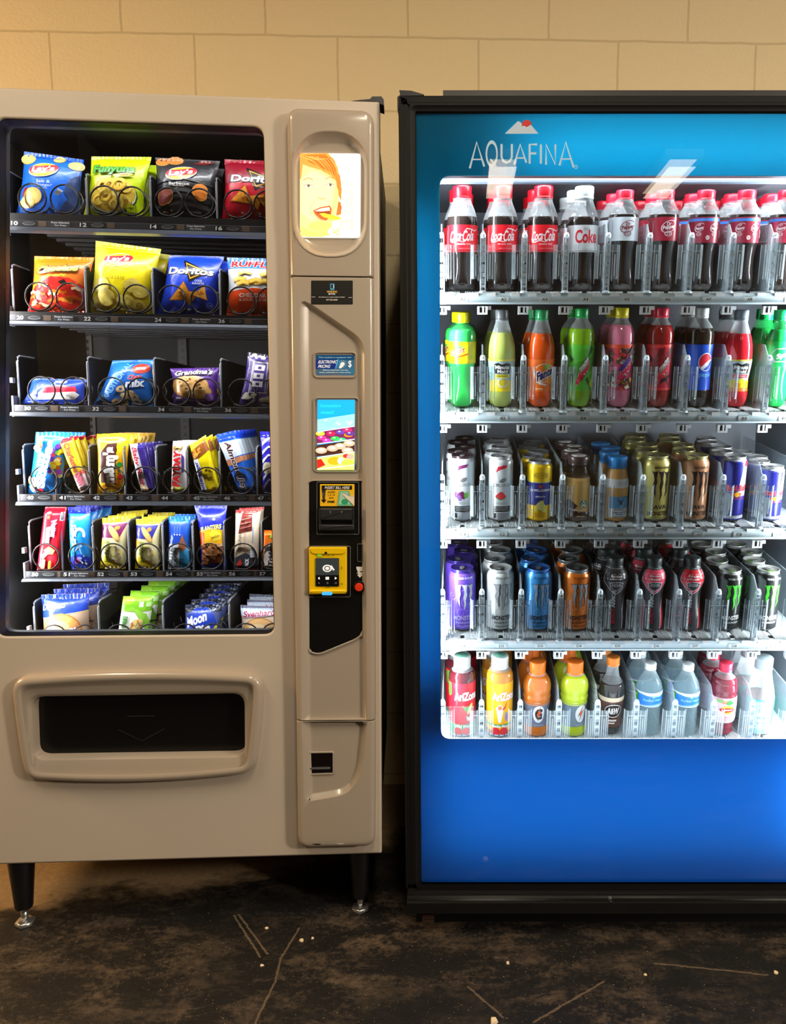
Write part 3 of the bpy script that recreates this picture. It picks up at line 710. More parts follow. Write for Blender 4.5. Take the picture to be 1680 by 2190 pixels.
# coin return cup
cr = SP([(652, 1611, 2), (711, 1610, 2), (711, 1653, 2), (653, 1655, 2)], -.018)
b = MB(); b.loft([R(inset(cr, -.003), -.016), R(inset(cr, -.002), -.0195), R(cr, -.019), R(cr, -.0165)]); b.build('coin_return_rim', plas, column)
cup = MB().slab(cr, -.0168, -.016).build('coin_return', mat('coin_black', (14, 7, 8), .25), column)
A0, A1 = SL(658, 1641, -.0168), SL(706, 1643, -.0168)
MB().box(A0[0], A1[0], -.0190, -.0168, A1[1] - .001, A0[1]).build('coin_return_lip', chrome, cup)
# right hand reveal strip of the column and top paper scrap
sx0 = SL(588, 206, .3)
b = MB(); rnd = random.Random(3); pts = []
for i in range(9): pts.append((-.03 + i * .0075, rnd.uniform(.0, .006), .001 + .012 * abs(math.sin(i * .9)) * (1 - i / 12)))
b.tube(pts, .0035, 5); sc_w = SNACK.M @ Vector((SL(588, 210, .04)[0], .04, ZT + .003))
tag(b.build('paper_scrap', mat('scrap_paper', (214, 186, 160), .8), M=Matrix.Translation(sc_w)), 'crumpled pale paper scrap lying on top of the snack machine', 'paper scrap')
# strip lights inside the snack compartment (behind the door frame)
def lit(frame, name, x, y, z0, z1, tgt, power, col, w=.012):
    c = frame.M @ Vector((x, y, (z0 + z1) / 2)); t = frame.M @ Vector(tgt)
    l = bpy.data.lights.new(name, 'AREA'); l.shape = 'RECTANGLE'; l.size = w; l.size_y = z1 - z0; l.energy = power; l.color = col
    o = bpy.data.objects.new(name, l); COL.objects.link(o)
    zax = -(t - c).normalized(); zax.z = 0; zax.normalize(); yax = Vector((0, 0, 1)); xax = yax.cross(zax)
    o.matrix_world = Matrix.Translation(c) @ Matrix((xax, yax, zax)).transposed().to_4x4()
    return o
lit(SNACK, 'compartment_strip_right', SL(612, 800, .062)[0], .062, .62, 1.72, (-.7, .17, 1.1), 13, (.96, .98, 1))
lit(SNACK, 'compartment_strip_left', XI + .004, .062, .62, 1.72, (-.4, .17, 1.1), 7, (.96, .98, 1))
def down_strip(z, y, p, rx=24):  # added fill light below the header and tray lips, evens out the packs
    l_ = bpy.data.lights.new('tray_fill_light', 'AREA'); l_.shape = 'RECTANGLE'; l_.size = .66; l_.size_y = .01; l_.energy = p; l_.color = (.96, .98, 1)
    o_ = bpy.data.objects.new('tray_fill_light', l_); COL.objects.link(o_); o_.matrix_world = SNACK.M @ Matrix.Translation(((XI + XR) / 2, y, z)) @ Matrix.Rotation(math.radians(rx), 4, 'X')
down_strip(ZT - .045, .06, 1.1)
# ================================================================ trays of the snack machine
TD = .10
ROWS = [dict(x=8, s=(471, 485, 498), top=362, div=[(187, 0), (323, 1), (464, 1)], coil=[67, 136, 221, 281, 359, 425, 507, 571], nums=[(10, 31), (12, 178), (14, 328), (16, 468)], ny=475, tags=[130, 419]),
        dict(x=18, s=(673, 686, 696), top=563, div=[(185, 1), (328, 1), (471, 1)], coil=[81, 147, 224, 291, 366, 436, 514, 578], nums=[(20, 43), (22, 187), (24, 338), (26, 474)], ny=678, tags=[137, 431]),
        dict(x=30, s=(866, 880, 891), top=760, div=[(190, 1), (331, 1), (473, 1)], coil=[86, 156, 237, 300, 376, 440, 516, 577], nums=[(30, 59), (32, 205), (34, 345), (36, 488)], ny=874, tags=[150, 434]),
        dict(x=42, s=(1057, 1071, 1081), top=952, div=[(120, 1), (193, 1), (268, 1), (336, 1), (402, 1), (471, 1), (550, 1)], coil=[92, 164, 236, 307, 375, 442, 514, 582], nums=[(40, 65), (41, 134), (42, 207), (43, 277), (44, 353), (45, 421), (46, 486), (47, 558)], ny=1066, tags=[164, 448]),
        dict(x=55, s=(1222, 1235, 1243), top=1116, div=[(134, 1), (201, 1), (277, 1), (350, 1), (414, 1), (480, 1), (560, 1)], coil=[96, 173, 241, 314, 382, 448, 519, 585], nums=[(50, 75), (51, 143), (52, 216), (53, 287), (54, 362), (55, 428), (56, 497), (57, 562)], ny=1229, tags=[172, 455]),
        dict(x=66, s=(1398, 1411, 1421), top=1290, div=[(214, 1), (351, 1), (492, 1)], coil=[114, 182, 254, 320, 396, 455, 525, 586], nums=[(60, 95), (62, 230), (64, 365), (66, 505)], ny=1405, tags=[])]
strip_print = mat('strip_print', rough=.4, attr=True)
tray_m = [drkg, mat('tray_black', (17, 17, 18), .45, .2), edge, mat('tray_lip', (92, 96, 104), .3, .6), strip_print]
strip_print = mat('strip_print', rough=.4, attr=True)
coil_m = mat('coil_wire', (58, 56, 56), .25, .8)
COILS = {}
def coil_mesh(pitch, depth=.40):
    if pitch in COILS: return COILS[pitch]
    R0, n = .0305, 22; pts = []; t = -.62 * PI; tot = t + 2 * PI * (1 + (depth - .014) / pitch)
    pts.append((R0 * math.cos(t) * 1.0 - .006, -.004, R0 * math.sin(t) + .001))
    while t < tot:
        y = .010 * (t + .62 * PI) / (2 * PI) if t < 1.38 * PI else .010 + pitch * (t - 1.38 * PI) / (2 * PI)
        pts.append((R0 * math.cos(t), y, R0 * math.sin(t))); t += 2 * PI / n
    COILS[pitch] = MB().tube(pts, .0019, 6).mesh('coil', coil_m)
    return COILS[pitch]
for ri, rw in enumerate(ROWS):
    x_l = SL(rw['x'], rw['s'][0], TD)[0]; x_r = XR - .004
    zt, zb_, zl = (SL(60, y, TD)[1] for y in rw['s'])
    fz = SL(300, rw['s'][0] + 4, .155)[1] if ri < 5 else zt; rw['fz'] = fz; rw['zt'] = zt
    top = SL(60, rw['top'], TD + .01)[1]; rw['h'] = top - fz
    b = MB()
    b.box(x_l, x_r, TD + .004, .56, fz - .003, fz, mi=1); b.box(x_l, x_r, TD + .002, TD + .006, min(zb_, fz) - .001, max(zt, fz), mi=1)
    b.slab(rect_pts(x_l, x_r, zb_, zt, .0015), TD, TD + .003, .0006, mi=0)
    b.loft([[(x_l - .004, TD + .002, zb_), (x_l - .004, TD - .010, zb_ - .002), (x_l - .004, TD - .014, zl + .002), (x_l - .004, TD + .004, zl)], [(x_r, TD + .002, zb_), (x_r, TD - .010, zb_ - .002), (x_r, TD - .014, zl + .002), (x_r, TD + .004, zl)]], True, True, mi=3, smooth=False)
    for k in range(9): b.box(x_l + .01, x_r, TD + .03 + k * .05, TD + .045 + k * .05, fz - .010, fz - .003, mi=0)
    # printed strip: slot numbers and notes
    a = Art(); hs = zt - zb_; zm = (zt + zb_) / 2
    nx = [SL(p, rw['ny'], TD)[0] for _, p in rw['nums']]
    for i, (num, p) in enumerate(rw['nums']):
        x = nx[i]; sp_ = (nx[i + 1] if i + 1 < len(nx) else x_r) - x
        a.rect(x - .0095, x + .045, zb_ + .0008, zt - .0008, (24, 24, 26)); a.rect(x + .05, x + min(.066, sp_ - .014), zb_ + .001, zt - .001, (112, 92, 76))
        a.ell(x + .030, zm, .0135, .0042, (122, 124, 126)); a.ell(x + .030, zm + .0006, .0115, .0028, (70, 72, 74))
        a.ell(x + .047, zm, .0014, .0014, (10, 10, 10), n=8)
        a.text(str(num), x, zm, .0145, .0086, (246, 246, 244), bold=.03, shear=.1)
    for p in rw['tags']:
        x = SL(p, rw['ny'] + 2, TD)[0]; a.rect(x - .0205, x + .0205, zb_ + .0005, zt, (70, 73, 78))
        a.text('Press Selection', x, zm + .0031, .038, .0036, (235, 235, 235), bold=.03); a.text('For Price', x, zm - .0028, .024, .0036, (235, 235, 235), bold=.03)
    b.art(a, lambda u, v, h: (u, TD - .0002 - h, v), .08, step=.00008, mi=4)
    if ri < 5: down_strip(zl - .002, TD - .012, [.95, 1.1, 1.2, 1.05, .9][ri])
    tray = b.build('tray', tray_m, snack)
    tag(tray)
    # dividers
    def divider(x, h, side):
        b = MB(); pr = [(TD + .022, 0), (TD + .022, h - .012), (TD + .026, h - .003), (TD + .034, h), (TD + .10, h), (TD + .16, h), (.54, h), (.54, 0)]
        w_ = .0011
        b.loft([[(x - w_, y, fz + z) for y, z in pr], [(x + w_, y, fz + z) for y, z in pr]], True, True, smooth=False)
        b.tube([(x, y, fz + z) for y, z in pr[:5]], .0024, 6, mi=1)
        return b.build('divider', [tray_m[1], edge], tray)
    divider(x_l + .002, rw['h'], 1)
    for px_, f_ in rw['div']: divider(SL(px_, rw['s'][0] - 20, TD + .022)[0], rw['h'], 0)
    divider(x_r - .001, rw['h'], 0)
    b = MB(); b.box(x_l - .006, x_l, TD + .0, TD + .012, fz + .45 * rw['h'], fz + .55 * rw['h']); b.build('tray_hook', edge, tray); b = MB(); b.box(x_l - .005, x_l - .001, TD, TD + .03, zl, zt + .02); b.build('tray_bracket', edge, tray)
    pitch = .036 if ri in (3, 4) else .058
    for px_ in rw['coil']:
        x = SL(px_, rw['s'][0] - 33, TD + .006)[0]
        put('coil', coil_mesh(pitch), tray, Matrix.Translation((x, TD + .006, max(fz, zt - .002) + .0335)))
# ================================================================ bags and bars
def mk_bag(name, quad, d, lean, T, base, art, waist=.03, crimp=(.05, .05), nu=26, nv=32, seed=0, crimpcol=None, maxlen=.006, amp=.0012, box=False, back=None, expo=2.4):
    TLp, TRp, BRp, BLp = quad
    P = []
    for (x, y), dd in ((TLp, d + lean), (TRp, d + lean), (BRp, d), (BLp, d)): P.append(SL(x, y, dd))
    TL_, TR_, BR_, BL_ = P; ox, oz = (BL_[0] + BR_[0]) / 2, min(BL_[1], BR_[1])
    hgt = (TL_[1] + TR_[1]) / 2 - oz; wid = abs(BR_[0] - BL_[0])
    sd = Vector((seed * 3.7, seed * 1.3, 0))
    c0, c1 = crimp
    def fn(u, v, h, side=1):
        l = (BL_[0] + (TL_[0] - BL_[0]) * v, BL_[1] + (TL_[1] - BL_[1]) * v); r = (BR_[0] + (TR_[0] - BR_[0]) * v, BR_[1] + (TR_[1] - BR_[1]) * v)
        w = math.sin(PI * min(1, max(0, v))) * waist
        uu = w + u * (1 - 2 * w)
        x = l[0] + (r[0] - l[0]) * uu - ox; z = l[1] + (r[1] - l[1]) * uu - oz
        t = abs(2 * u - 1); q = (v - c0) / (1 - c0 - c1)
        if q <= 0 or q >= 1: g = 0
        elif box: g = min(1, min(q, 1 - q) / .06) ** .5
        else: g = math.sin(PI * q) ** .55
        th = T * g * ((1 - min(1, t) ** expo) ** .62)
        nn = noise.noise(Vector((u * wid * 22, v * hgt * 15, side * 5)) + sd)
        rip = amp * nn * (.3 + g) + (0.0011 * math.sin(u * wid * 700) if g == 0 else 0)
        n2 = noise.noise(Vector((u * wid * 60, v * hgt * 38, side * 9)) + sd) * amp * .35 * g
        y = lean * v * 1.0 - side * (th + .0006) + rip + n2
        return (x, y - side * h, z)
    b = MB()
    for side in (1, -1):
        vs = [fn(i / nu, j / nv, 0, side) for j in range(nv + 1) for i in range(nu + 1)]
        fs = []; cols = []
        for j in range(nv):
            for i in range(nu):
                a = j * (nu + 1) + i; f = (a, a + 1, a + nu + 2, a + nu + 1); fs.append(f if side == 1 else f[::-1])
                v = (j + .5) / nv; cc = base
                if crimpcol and v > 1 - c1: cc = crimpcol[0]
                if crimpcol and v < c0: cc = crimpcol[1]
                if side == -1 and back: cc = back
                cols.append(S(*cc))
        b.add(vs, fs, cols=cols)
    if art: b.art(art, fn, maxlen, step=.00016, base=.0004)
    me = b.mesh(name, FILM)
    return me, (ox, oz)
def place_bag(name, me, org, d, label, cat, group, queue=(), qlabel=None, fz=None):
    z = org[1]
    M0 = SNACK.M @ Matrix.Translation((org[0], d, z))
    o = put(name, me, None, None); o.matrix_world = M0; tag(o, label, cat, group)
    for i, (dx, dy, dz) in enumerate(queue):
        c = o.copy(); COL.objects.link(c); c.matrix_world = SNACK.M @ Matrix.Translation((org[0] + dx, d + dy, z + dz)) @ Matrix.Rotation(random.Random(i + len(name)).uniform(-.06, .06), 4, 'Z')
        c['label'] = qlabel.format(['second', 'third', 'fourth', 'fifth', 'sixth', 'seventh', 'eighth'][i])
    return o

def lays(a, cx, cy_, w, h, white=(250, 246, 240)):
    a.ell(cx, cy_, w * .53, h * .56, (250, 240, 230), 8); a.ell(cx, cy_, w * .5, h * .52, (250, 196, 20), 8); a.ell(cx, cy_ + h * .1, w * .4, h * .3, (255, 224, 60), 8)
    a.poly([(cx - w * .52, cy_ - h * .08), (cx - w * .44, cy_ + h * .22), (cx - w * .1, cy_ + h * .3), (cx + w * .42, cy_ + h * .5), (cx + w * .54, cy_ + h * .3), (cx + w * .45, cy_ - h * .05), (cx + w * .1, cy_ - h * .18), (cx - w * .4, cy_ - h * .34)], (178, 24, 40))
    a.text("Lay's", cx, cy_ + h * .03, w * .8, h * .56, white, 7, .25, .03)
CHIP = [(240, 206, 110), (250, 224, 140), (226, 184, 84)]
def chip(a, x, y, r, asp=.8, c=(242, 212, 120), rot=0):
    a.ell(x, y, r, r * asp, (206, 160, 70), rot, 16); a.ell(x, y + .004, r * .95, r * asp * .93, c, rot, 16); a.ell(x + r * .1, y, r * .6, r * asp * .5, tuple(min(255, q + 10) for q in c), rot, 12)
def art_saltvin():
    a = Art(); a.rect(.0, 1, .93, 1, (18, 84, 200))
    for x, y, r in ((.1, .88, .14), (.62, .93, .1), (.92, .86, .13)): chip(a, x, y, r, .6)
    a.poly([(.62, .0), (1, 0), (1, .72), (.86, .6), (.8, .4), (.86, .3)], (52, 78, 132)); lays(a, .42, .72, .48, .2)
    a.text('Salt &', .46, .535, .24, .045, (225, 236, 250), bold=.01); a.text('Vinegar', .46, .475, .32, .055, (225, 236, 250), bold=.01); a.text('FLAVORED', .46, .43, .18, .014, (225, 236, 250))
    a.poly([(.1, .3), (.14, .42), (.2, .44), (.22, .3)], (150, 26, 40)); chip(a, .3, .31, .16, .8); chip(a, .22, .22, .13, .7); chip(a, .14, .2, .08, .6)
    a.poly([(.66, .34), (.72, .44), (.8, .4), (.74, .33)], (232, 240, 250)); a.text('GET 25% MORE', .3, .08, .3, .03, (190, 215, 250)); return a
def art_funyuns():
    a = Art(); a.rect(0, 1, .94, 1, (196, 226, 20)); a.ell(.5, .33, .43, .27, (30, 96, 44)); a.ell(.5, .345, .41, .26, (250, 250, 235)); a.ell(.5, .36, .4, .25, (236, 200, 70))
    rnd = random.Random(5)
    for i in range(15):
        x, y = rnd.uniform(.2, .8), rnd.uniform(.2, .52); r = rnd.uniform(.08, .13); a.ring(x, y, r * 1.05, r * .82, .55, (206, 150, 40)); a.ring(x, y + .006, r, r * .76, .48, rnd.choice([(250, 222, 100), (244, 206, 76), (252, 232, 130)]), rot=rnd.uniform(0, 90))
    a.otext('Funyuns', .47, .74, .72, .16, (84, 176, 60), (12, 52, 24), 0, 0, .04, .05); a.ell(.66, .655, .17, .025, (240, 180, 40), 4); a.text('ONION', .68, .655, .14, .02, (90, 60, 10), 4, 0, .02)
    a.rect(.76, .92, .08, .2, (60, 100, 20)); a.rect(.768, .912, .085, .195, (212, 232, 30)); a.text('180', .84, .15, .1, .035, (40, 70, 10), bold=.02); a.text('NET WT 1 1/4 OZ', .25, .05, .36, .022, (120, 140, 20)); return a
def art_bbq():
    a = Art(); 
    for x, y, r in ((.12, .92, .12), (.32, .95, .13)): chip(a, x, y, r, .6, (216, 128, 60))
    a.poly([(.6, .9), (.72, .99), (.95, .97), (.8, .9)], (120, 40, 34))
    for i in range(6): a.poly([(0, .05 + .1 * i), (.5, .12 + .1 * i), (1, .03 + .1 * i), (1, .07 + .1 * i), (.5, .17 + .1 * i), (0, .09 + .1 * i)], (62, 62, 66) if i % 2 else (30, 30, 32))
    lays(a, .45, .72, .5, .2); a.text('Barbecue', .44, .545, .36, .05, (225, 222, 218), bold=.01); a.text('FLAVORED', .44, .505, .2, .018, (215, 210, 205))
    chip(a, .8, .44, .13, .9, (226, 132, 50), 20); chip(a, .82, .36, .1, .8, (220, 120, 40)); chip(a, .2, .34, .15, .9, (130, 60, 50)); chip(a, .16, .28, .1, .9, (116, 44, 40))
    a.scatter((.05, .35, .03, .12), 9, .02, [(230, 230, 235), (190, 120, 80)], 3, .6); a.text('40% MORE', .72, .1, .22, .03, (200, 200, 200)); return a
def doritos(a, cx, cy_, w, c2=(206, 30, 34)):
    a.poly([(cx - w * .22, cy_ + .19), (cx + w * .42, cy_ - .02), (cx + w * .02, cy_ - .2)], (16, 14, 16)); a.poly([(cx - w * .15, cy_ + .14), (cx + w * .36, cy_ - .02), (cx + w * .03, cy_ - .15)], (250, 170, 40)); a.poly([(cx - w * .12, cy_ + .11), (cx + w * .33, cy_ - .025), (cx + w * .03, cy_ - .12)], (18, 16, 24))
    a.otext('Doritos', cx, cy_ - .01, w, .115, (240, 244, 250), (16, 14, 20), -2, .1, .03, .05)
def tri(a, x, y, r, rot, c=(232, 150, 44)):
    p = [(x + r * math.cos(math.radians(rot + q)), y + r * .8 * math.sin(math.radians(rot + q))) for q in (0, 120, 240)]; a.poly(p, (180, 92, 22)); a.poly([(x + (q[0] - x) * .9, y + .004 + (q[1] - y) * .9) for q in p], c)
    a.scatter((x - r * .3, x + r * .3, y - r * .25, y + r * .25), 7, r * .09, [(250, 190, 80), (196, 96, 26), (240, 120, 30)], int(x * 99))
def art_nacho():
    a = Art(); a.poly([(0, .55), (1, .9), (1, 1), (0, 1)], (142, 20, 40)); doritos(a, .56, .66, .86); a.text('NACHO CHEESE', .72, .52, .4, .035, (250, 230, 200), -8)
    tri(a, .36, .36, .24, 200); tri(a, .6, .3, .2, 160); tri(a, .8, .28, .2, 40); a.scatter((.1, .9, .03, .15), 12, .02, [(230, 200, 200), (120, 20, 30), (240, 120, 40)], 8, .6); return a
def art_ranch():
    a = Art(); a.poly([(.62, 0), (1, 0), (1, .95), (.9, .6)], (16, 40, 150)); doritos(a, .48, .73, .84); a.text('COOL', .66, .555, .14, .035, (230, 236, 250), 0, .1, .03); a.text('RANCH', .66, .51, .2, .035, (230, 236, 250), 0, .1, .03)
    tri(a, .4, .34, .26, 210); tri(a, .54, .3, .2, 150, (238, 168, 60)); tri(a, .73, .34, .18, 70, (240, 170, 70))
    a.scatter((.2, .6, .03, .15), 9, .03, [(120, 90, 190), (90, 150, 60), (220, 230, 240)], 9, .5); a.ring(.88, .15, .05, .05, .15, (120, 150, 230)); a.text('250', .88, .15, .06, .03, (150, 170, 240)); return a
def art_cheetos():
    a = Art(); a.rect(0, 1, .9, 1, (246, 130, 20)); a.poly([(0, 0), (1, 0), (1, .45), (.72, .6), (.4, .62), (.12, .45), (0, .3)], (220, 30, 24))
    rnd = random.Random(11)
    for i in range(26):
        x, y = rnd.uniform(.12, .9), rnd.uniform(.08, .5); t = rnd.uniform(-.6, .6); a.line([(x - .09, y - .03 * t), (x - .03, y + .02), (x + .03, y - .01), (x + .09, y + .04 * t)], .05, rnd.choice([(250, 120, 20), (240, 90, 16), (255, 150, 50), (250, 214, 170), (226, 40, 30)]))
    a.otext('Cheetos', .48, .75, .72, .13, (255, 214, 30), (14, 12, 10), 6, .15, .05, .07, .02); a.text('Crunchy', .5, .635, .34, .055, (250, 226, 60), 5, .2, .02); a.poly([(.56, .52), (.66, .57), (.72, .5), (.62, .48)], (24, 20, 16)); return a
def art_classic():
    a = Art(); a.rect(0, 1, .92, 1, (236, 232, 120)); a.poly([(0, .2), (.3, .7), (.2, .9), (0, .95)], (238, 226, 60)); a.poly([(.7, 0), (1, 0), (1, .9), (.86, .8), (.9, .4)], (228, 206, 20)); lays(a, .42, .755, .44, .17); a.text('Classic', .42, .51, .34, .065, (170, 140, 20), 0, 0, .0)
    for x, y, r in ((.2, .38, .15), (.72, .4, .14), (.84, .32, .12), (.3, .22, .16), (.16, .15, .12), (.62, .15, .17), (.82, .12, .12)): chip(a, x, y, r, .75, (246, 220, 100))
    a.text("Lay's CLASSIC", .2, .33, .22, .07, (250, 246, 210), -10, .2); a.ring(.84, .12, .05, .045, .15, (120, 100, 10)); a.text('2.50', .84, .12, .06, .03, (120, 100, 10)); return a
def art_ruffles():
    a = Art(); a.rect(0, 1, .8, 1, (52, 120, 206)); a.poly([(0, 0), (1, 0), (1, .43), (.5, .46), (0, .4)], (240, 76, 24)); a.rect(0, 1, 0, .06, (226, 60, 16)); a.otext('RUFFLES', .5, .86, .84, .11, (206, 34, 40), (250, 250, 250), -2, .1, .04, .04, .02)
    rnd = random.Random(4)
    for i in range(9):
        x, y = rnd.uniform(.2, .85), rnd.uniform(.5, .72); a.line([(x - .12, y), (x, y + .04), (x + .12, y + .01)], .075, (232, 178, 50)); a.line([(x - .11, y + .005), (x, y + .045), (x + .11, y + .015)], .05, (250, 210, 90))
    a.text('CHEDDAR', .5, .335, .5, .07, (250, 240, 230), 0, 0, .04); a.text('& SOUR CREAM', .5, .26, .5, .045, (250, 240, 230), 0, 0, .02); a.scatter((.1, .9, .05, .16), 8, .02, [(250, 150, 60), (250, 240, 230)], 8, .6); return a
def art_poptart():
    a = Art(); a.poly([(0, 0), (.12, 0), (.2, .98), (.1, .98)], (20, 60, 180)); a.otext('pop', .56, .86, .22, .16, (240, 244, 250), (12, 30, 110), -4, 0, .05, .05); a.otext('tarts', .58, .7, .24, .13, (240, 244, 250), (12, 30, 110), -4, 0, .05, .05)
    a.poly([(.3, .62), (.86, .66), (.9, .5), (.28, .42)], (226, 30, 60)); a.poly([(.3, .63), (.4, .7), (.86, .7), (.86, .64)], (240, 60, 80)); a.poly([(.24, .4), (.86, .5), (.94, .36), (.86, .18), (.24, .16)], (240, 232, 226)); a.scatter((.3, .84, .22, .36), 14, .015, [(220, 170, 160), (250, 250, 250), (206, 190, 180)], 2)
    a.text('TWIN', .14, .35, .16, .09, (230, 236, 250), 62, 0, .03); a.text('FROSTED STRAWBERRY', .3, .07, .42, .045, (230, 236, 250), 0, 0, .02); return a
def art_mix():
    a = Art(); a.poly([(0, .0), (.5, 1), (.62, 1), (.28, 0)], (20, 92, 190)); a.text('TRADITIONAL', .3, .5, .95, .15, (130, 196, 240), 66, 0, .02); a.ell(.78, .8, .2, .11, (210, 60, 40)); a.text('MORE', .78, .8, .22, .06, (250, 220, 200), 0, 0, .02)
    a.otext('Chex', .7, .62, .3, .1, (216, 40, 50), (240, 244, 250), 6, .2, .03, .03); a.otext('mix', .72, .48, .38, .17, (240, 246, 252), (14, 50, 140), 4, .1, .05, .06)
    rnd = random.Random(8)
    for i in range(12):
        x, y = rnd.uniform(.36, .75), rnd.uniform(.06, .36); a.ring(x, y, .09, .07, .6, rnd.choice([(226, 186, 120), (240, 206, 150), (190, 130, 60), (244, 222, 170)])) 
    a.rect(.84, .96, .06, .16, (80, 150, 220)); return a
def art_cookie():
    a = Art(); a.rect(0, 1, .9, 1, (96, 50, 150)); a.poly([(0, .0), (.5, .12), (1, .04), (1, .24), (.6, .3), (0, .26)], (70, 36, 120)); a.ell(.42, .5, .44, .3, (206, 142, 70)); a.ell(.42, .52, .42, .28, (232, 176, 100)); a.ell(.62, .36, .3, .2, (214, 150, 80)); a.ell(.62, .38, .28, .18, (240, 188, 112))
    a.scatter((.15, .7, .36, .7), 18, .035, [(110, 60, 30), (140, 80, 44), (252, 214, 150)], 6, .7); a.otext("Grandma's", .5, .87, .78, .14, (250, 246, 240), (30, 14, 40), 3, .2, .03, .05, .02); a.text('One', .66, .73, .16, .07, (240, 220, 250), 5)
    a.text('HOMESTYLE', .22, .19, .26, .05, (250, 240, 230), 0, 0, .03); a.text('CHOCOLATE CHIP', .5, .12, .5, .04, (210, 180, 240)); a.ell(.86, .22, .09, .1, (170, 120, 220)); return a
def art_popcorn():
    a = Art(); a.rect(0, 1, .93, 1, (60, 60, 70)); 
    for x0, x1 in ((.16, .6), (.66, 1.0)):
        a.rect(x0, x1, .22, .84, (236, 232, 226)); a.rect(x0 + .02, x1 - .02, .24, .82, (72, 50, 130)); a.rect(x0 + .08, x1 - .08, .26, .8, (72, 50, 130))
        for k in range(22): y = .245 + k * .026; a.rect(x0 + .035, x0 + .07, y, y + .014, (236, 232, 226)); a.rect(x1 - .07, x1 - .035, y, y + .014, (236, 232, 226))
    for y in (.72, .56, .4): a.rect(.26, .5, y - .06, y + .05, (236, 232, 226)); a.rect(.34, .42, y - .03, y + .02, (72, 50, 130))
    a.text("Theater's Finest Popcorn", .1, .52, .6, .05, (200, 190, 220), 86); a.scatter((.1, .45, .9, .96), 8, .05, [(236, 230, 200), (250, 246, 226)], 4, .5); a.scatter((.1, .4, .1, .2), 7, .07, [(236, 230, 200), (250, 246, 226)], 5, .5); a.scatter((.5, .9, .04, .14), 10, .07, [(240, 234, 206), (250, 246, 226), (220, 206, 160)], 7, .5); return a
def vtxt(base, words, deco=None):
    a = Art()
    if deco: deco(a)
    for w in words: a.otext(*w[:5], *w[5:7], *w[7:])
    return a
def art_skittles():
    a = Art(); R = [(240, 40, 50), (250, 150, 30), (250, 220, 40), (90, 200, 60), (130, 60, 180), (255, 236, 160)]
    a.scatter((.62, .95, .3, .8), 26, .075, R, 1, .5, .05); a.scatter((.06, .55, .06, .26), 26, .085, R, 3, .5, .05); a.scatter((.1, .3, .7, .92), 14, .075, R, 5, .5, .05)
    a.otext('Skittles', .5, .5, .78, .3, (236, 244, 250), (24, 90, 200), 82, 0, .06, .05); return a
def art_chew():
    a = Art(); a.rect(0, 1, .93, 1, (206, 20, 50)); a.poly([(0, .0), (1, .0), (1, .28), (.5, .3), (0, .22)], (250, 214, 224)); a.poly([(0, .22), (.5, .3), (1, .28), (1, .36), (0, .32)], (244, 110, 90)); a.otext('Charleston', .5, .62, .58, .42, (206, 60, 50), (250, 226, 110), -88, 0, .03, .03); a.otext('CHEW', .48, .22, .24, .5, (236, 90, 110), (252, 232, 236), -88, 0, .05, .04); a.text('STRAWBERRY', .82, .2, .24, .1, (226, 70, 110), -88); return a
def art_mm():
    a = Art(); a.poly([(.16, .2), (.66, .2), (.66, .86), (.36, .84), (.16, .7)], (72, 32, 22)); a.otext("m&m's", .44, .48, .62, .42, (246, 240, 232), (72, 32, 22), 90, 0, .06, .08); a.text('PEANUT', .8, .36, .3, .1, (90, 50, 20), 90, 0, .03)
    for x, y, c in ((.8, .5, (50, 160, 70)), (.84, .3, (206, 40, 40)), (.68, .62, (240, 230, 200)), (.76, .22, (236, 120, 30)), (.9, .42, (250, 214, 60))): a.ell(x, y, .09, .04, c)
    a.poly([(.1, .05), (.5, .14), (.9, .06), (.9, .1), (.5, .2), (.1, .12)], (236, 160, 10)); return a
def art_ruth():
    a = Art(); a.poly([(0, 0), (.5, 0), (.42, 1), (0, .98)], (232, 232, 236)); a.poly([(.6, .0), (1, 0), (1, 1), (.5, 1)], (50, 34, 120)); a.otext('Baby Ruth', .27, .54, .78, .4, (206, 24, 50), (250, 246, 248), -87, .15, .03, .04); a.scatter((.1, .6, .03, .16), 12, .1, [(236, 190, 110), (250, 220, 150), (200, 140, 60), (245, 245, 245)], 4, .35); return a
def art_payday():
    a = Art(); a.rect(0, 1, .9, 1, (206, 216, 226)); a.rect(.04, .7, .86, .9, (226, 176, 80)); a.scatter((.1, .6, .8, .9), 12, .08, [(236, 196, 110), (250, 226, 160), (190, 130, 60)], 6, .35); a.poly([(.7, .4), (.84, .42), (.84, .7), (.66, .76)], (80, 60, 150)); a.otext('PAYDAY', .38, .48, .68, .46, (226, 30, 36), (250, 236, 226), 88, 0, .06, .04); a.scatter((.1, .8, .03, .12), 12, .09, [(236, 216, 110), (250, 236, 160), (180, 190, 60)], 3, .35); return a
def art_finger():
    a = Art(); a.poly([(.0, .84), (.95, .95), (1, .74), (.1, .66)], (150, 86, 36)); a.scatter((.15, .6, .72, .86), 9, .1, [(226, 150, 50), (246, 180, 70)], 5, .3); a.rect(.0, .34, .0, .68, (236, 236, 244)); a.text('Butterfinger', .19, .33, .62, .26, (24, 44, 150), 90, 0, .03); a.scatter((.45, .9, .05, .62), 12, .06, [(236, 190, 10), (226, 170, 10), (250, 226, 60)], 8, .4); return a
def art_joy():
    a = Art(); a.rect(0, 1, .88, 1, (20, 60, 220)); a.poly([(0, .56), (1, .62), (1, .86), (0, .86)], (214, 228, 240)); a.poly([(0, .46), (1, .52), (1, .6), (0, .56)], (196, 130, 90)); a.otext('Almond Joy', .45, .44, .82, .38, (70, 30, 30), (245, 245, 250), -86, .1, .03, .06); return a
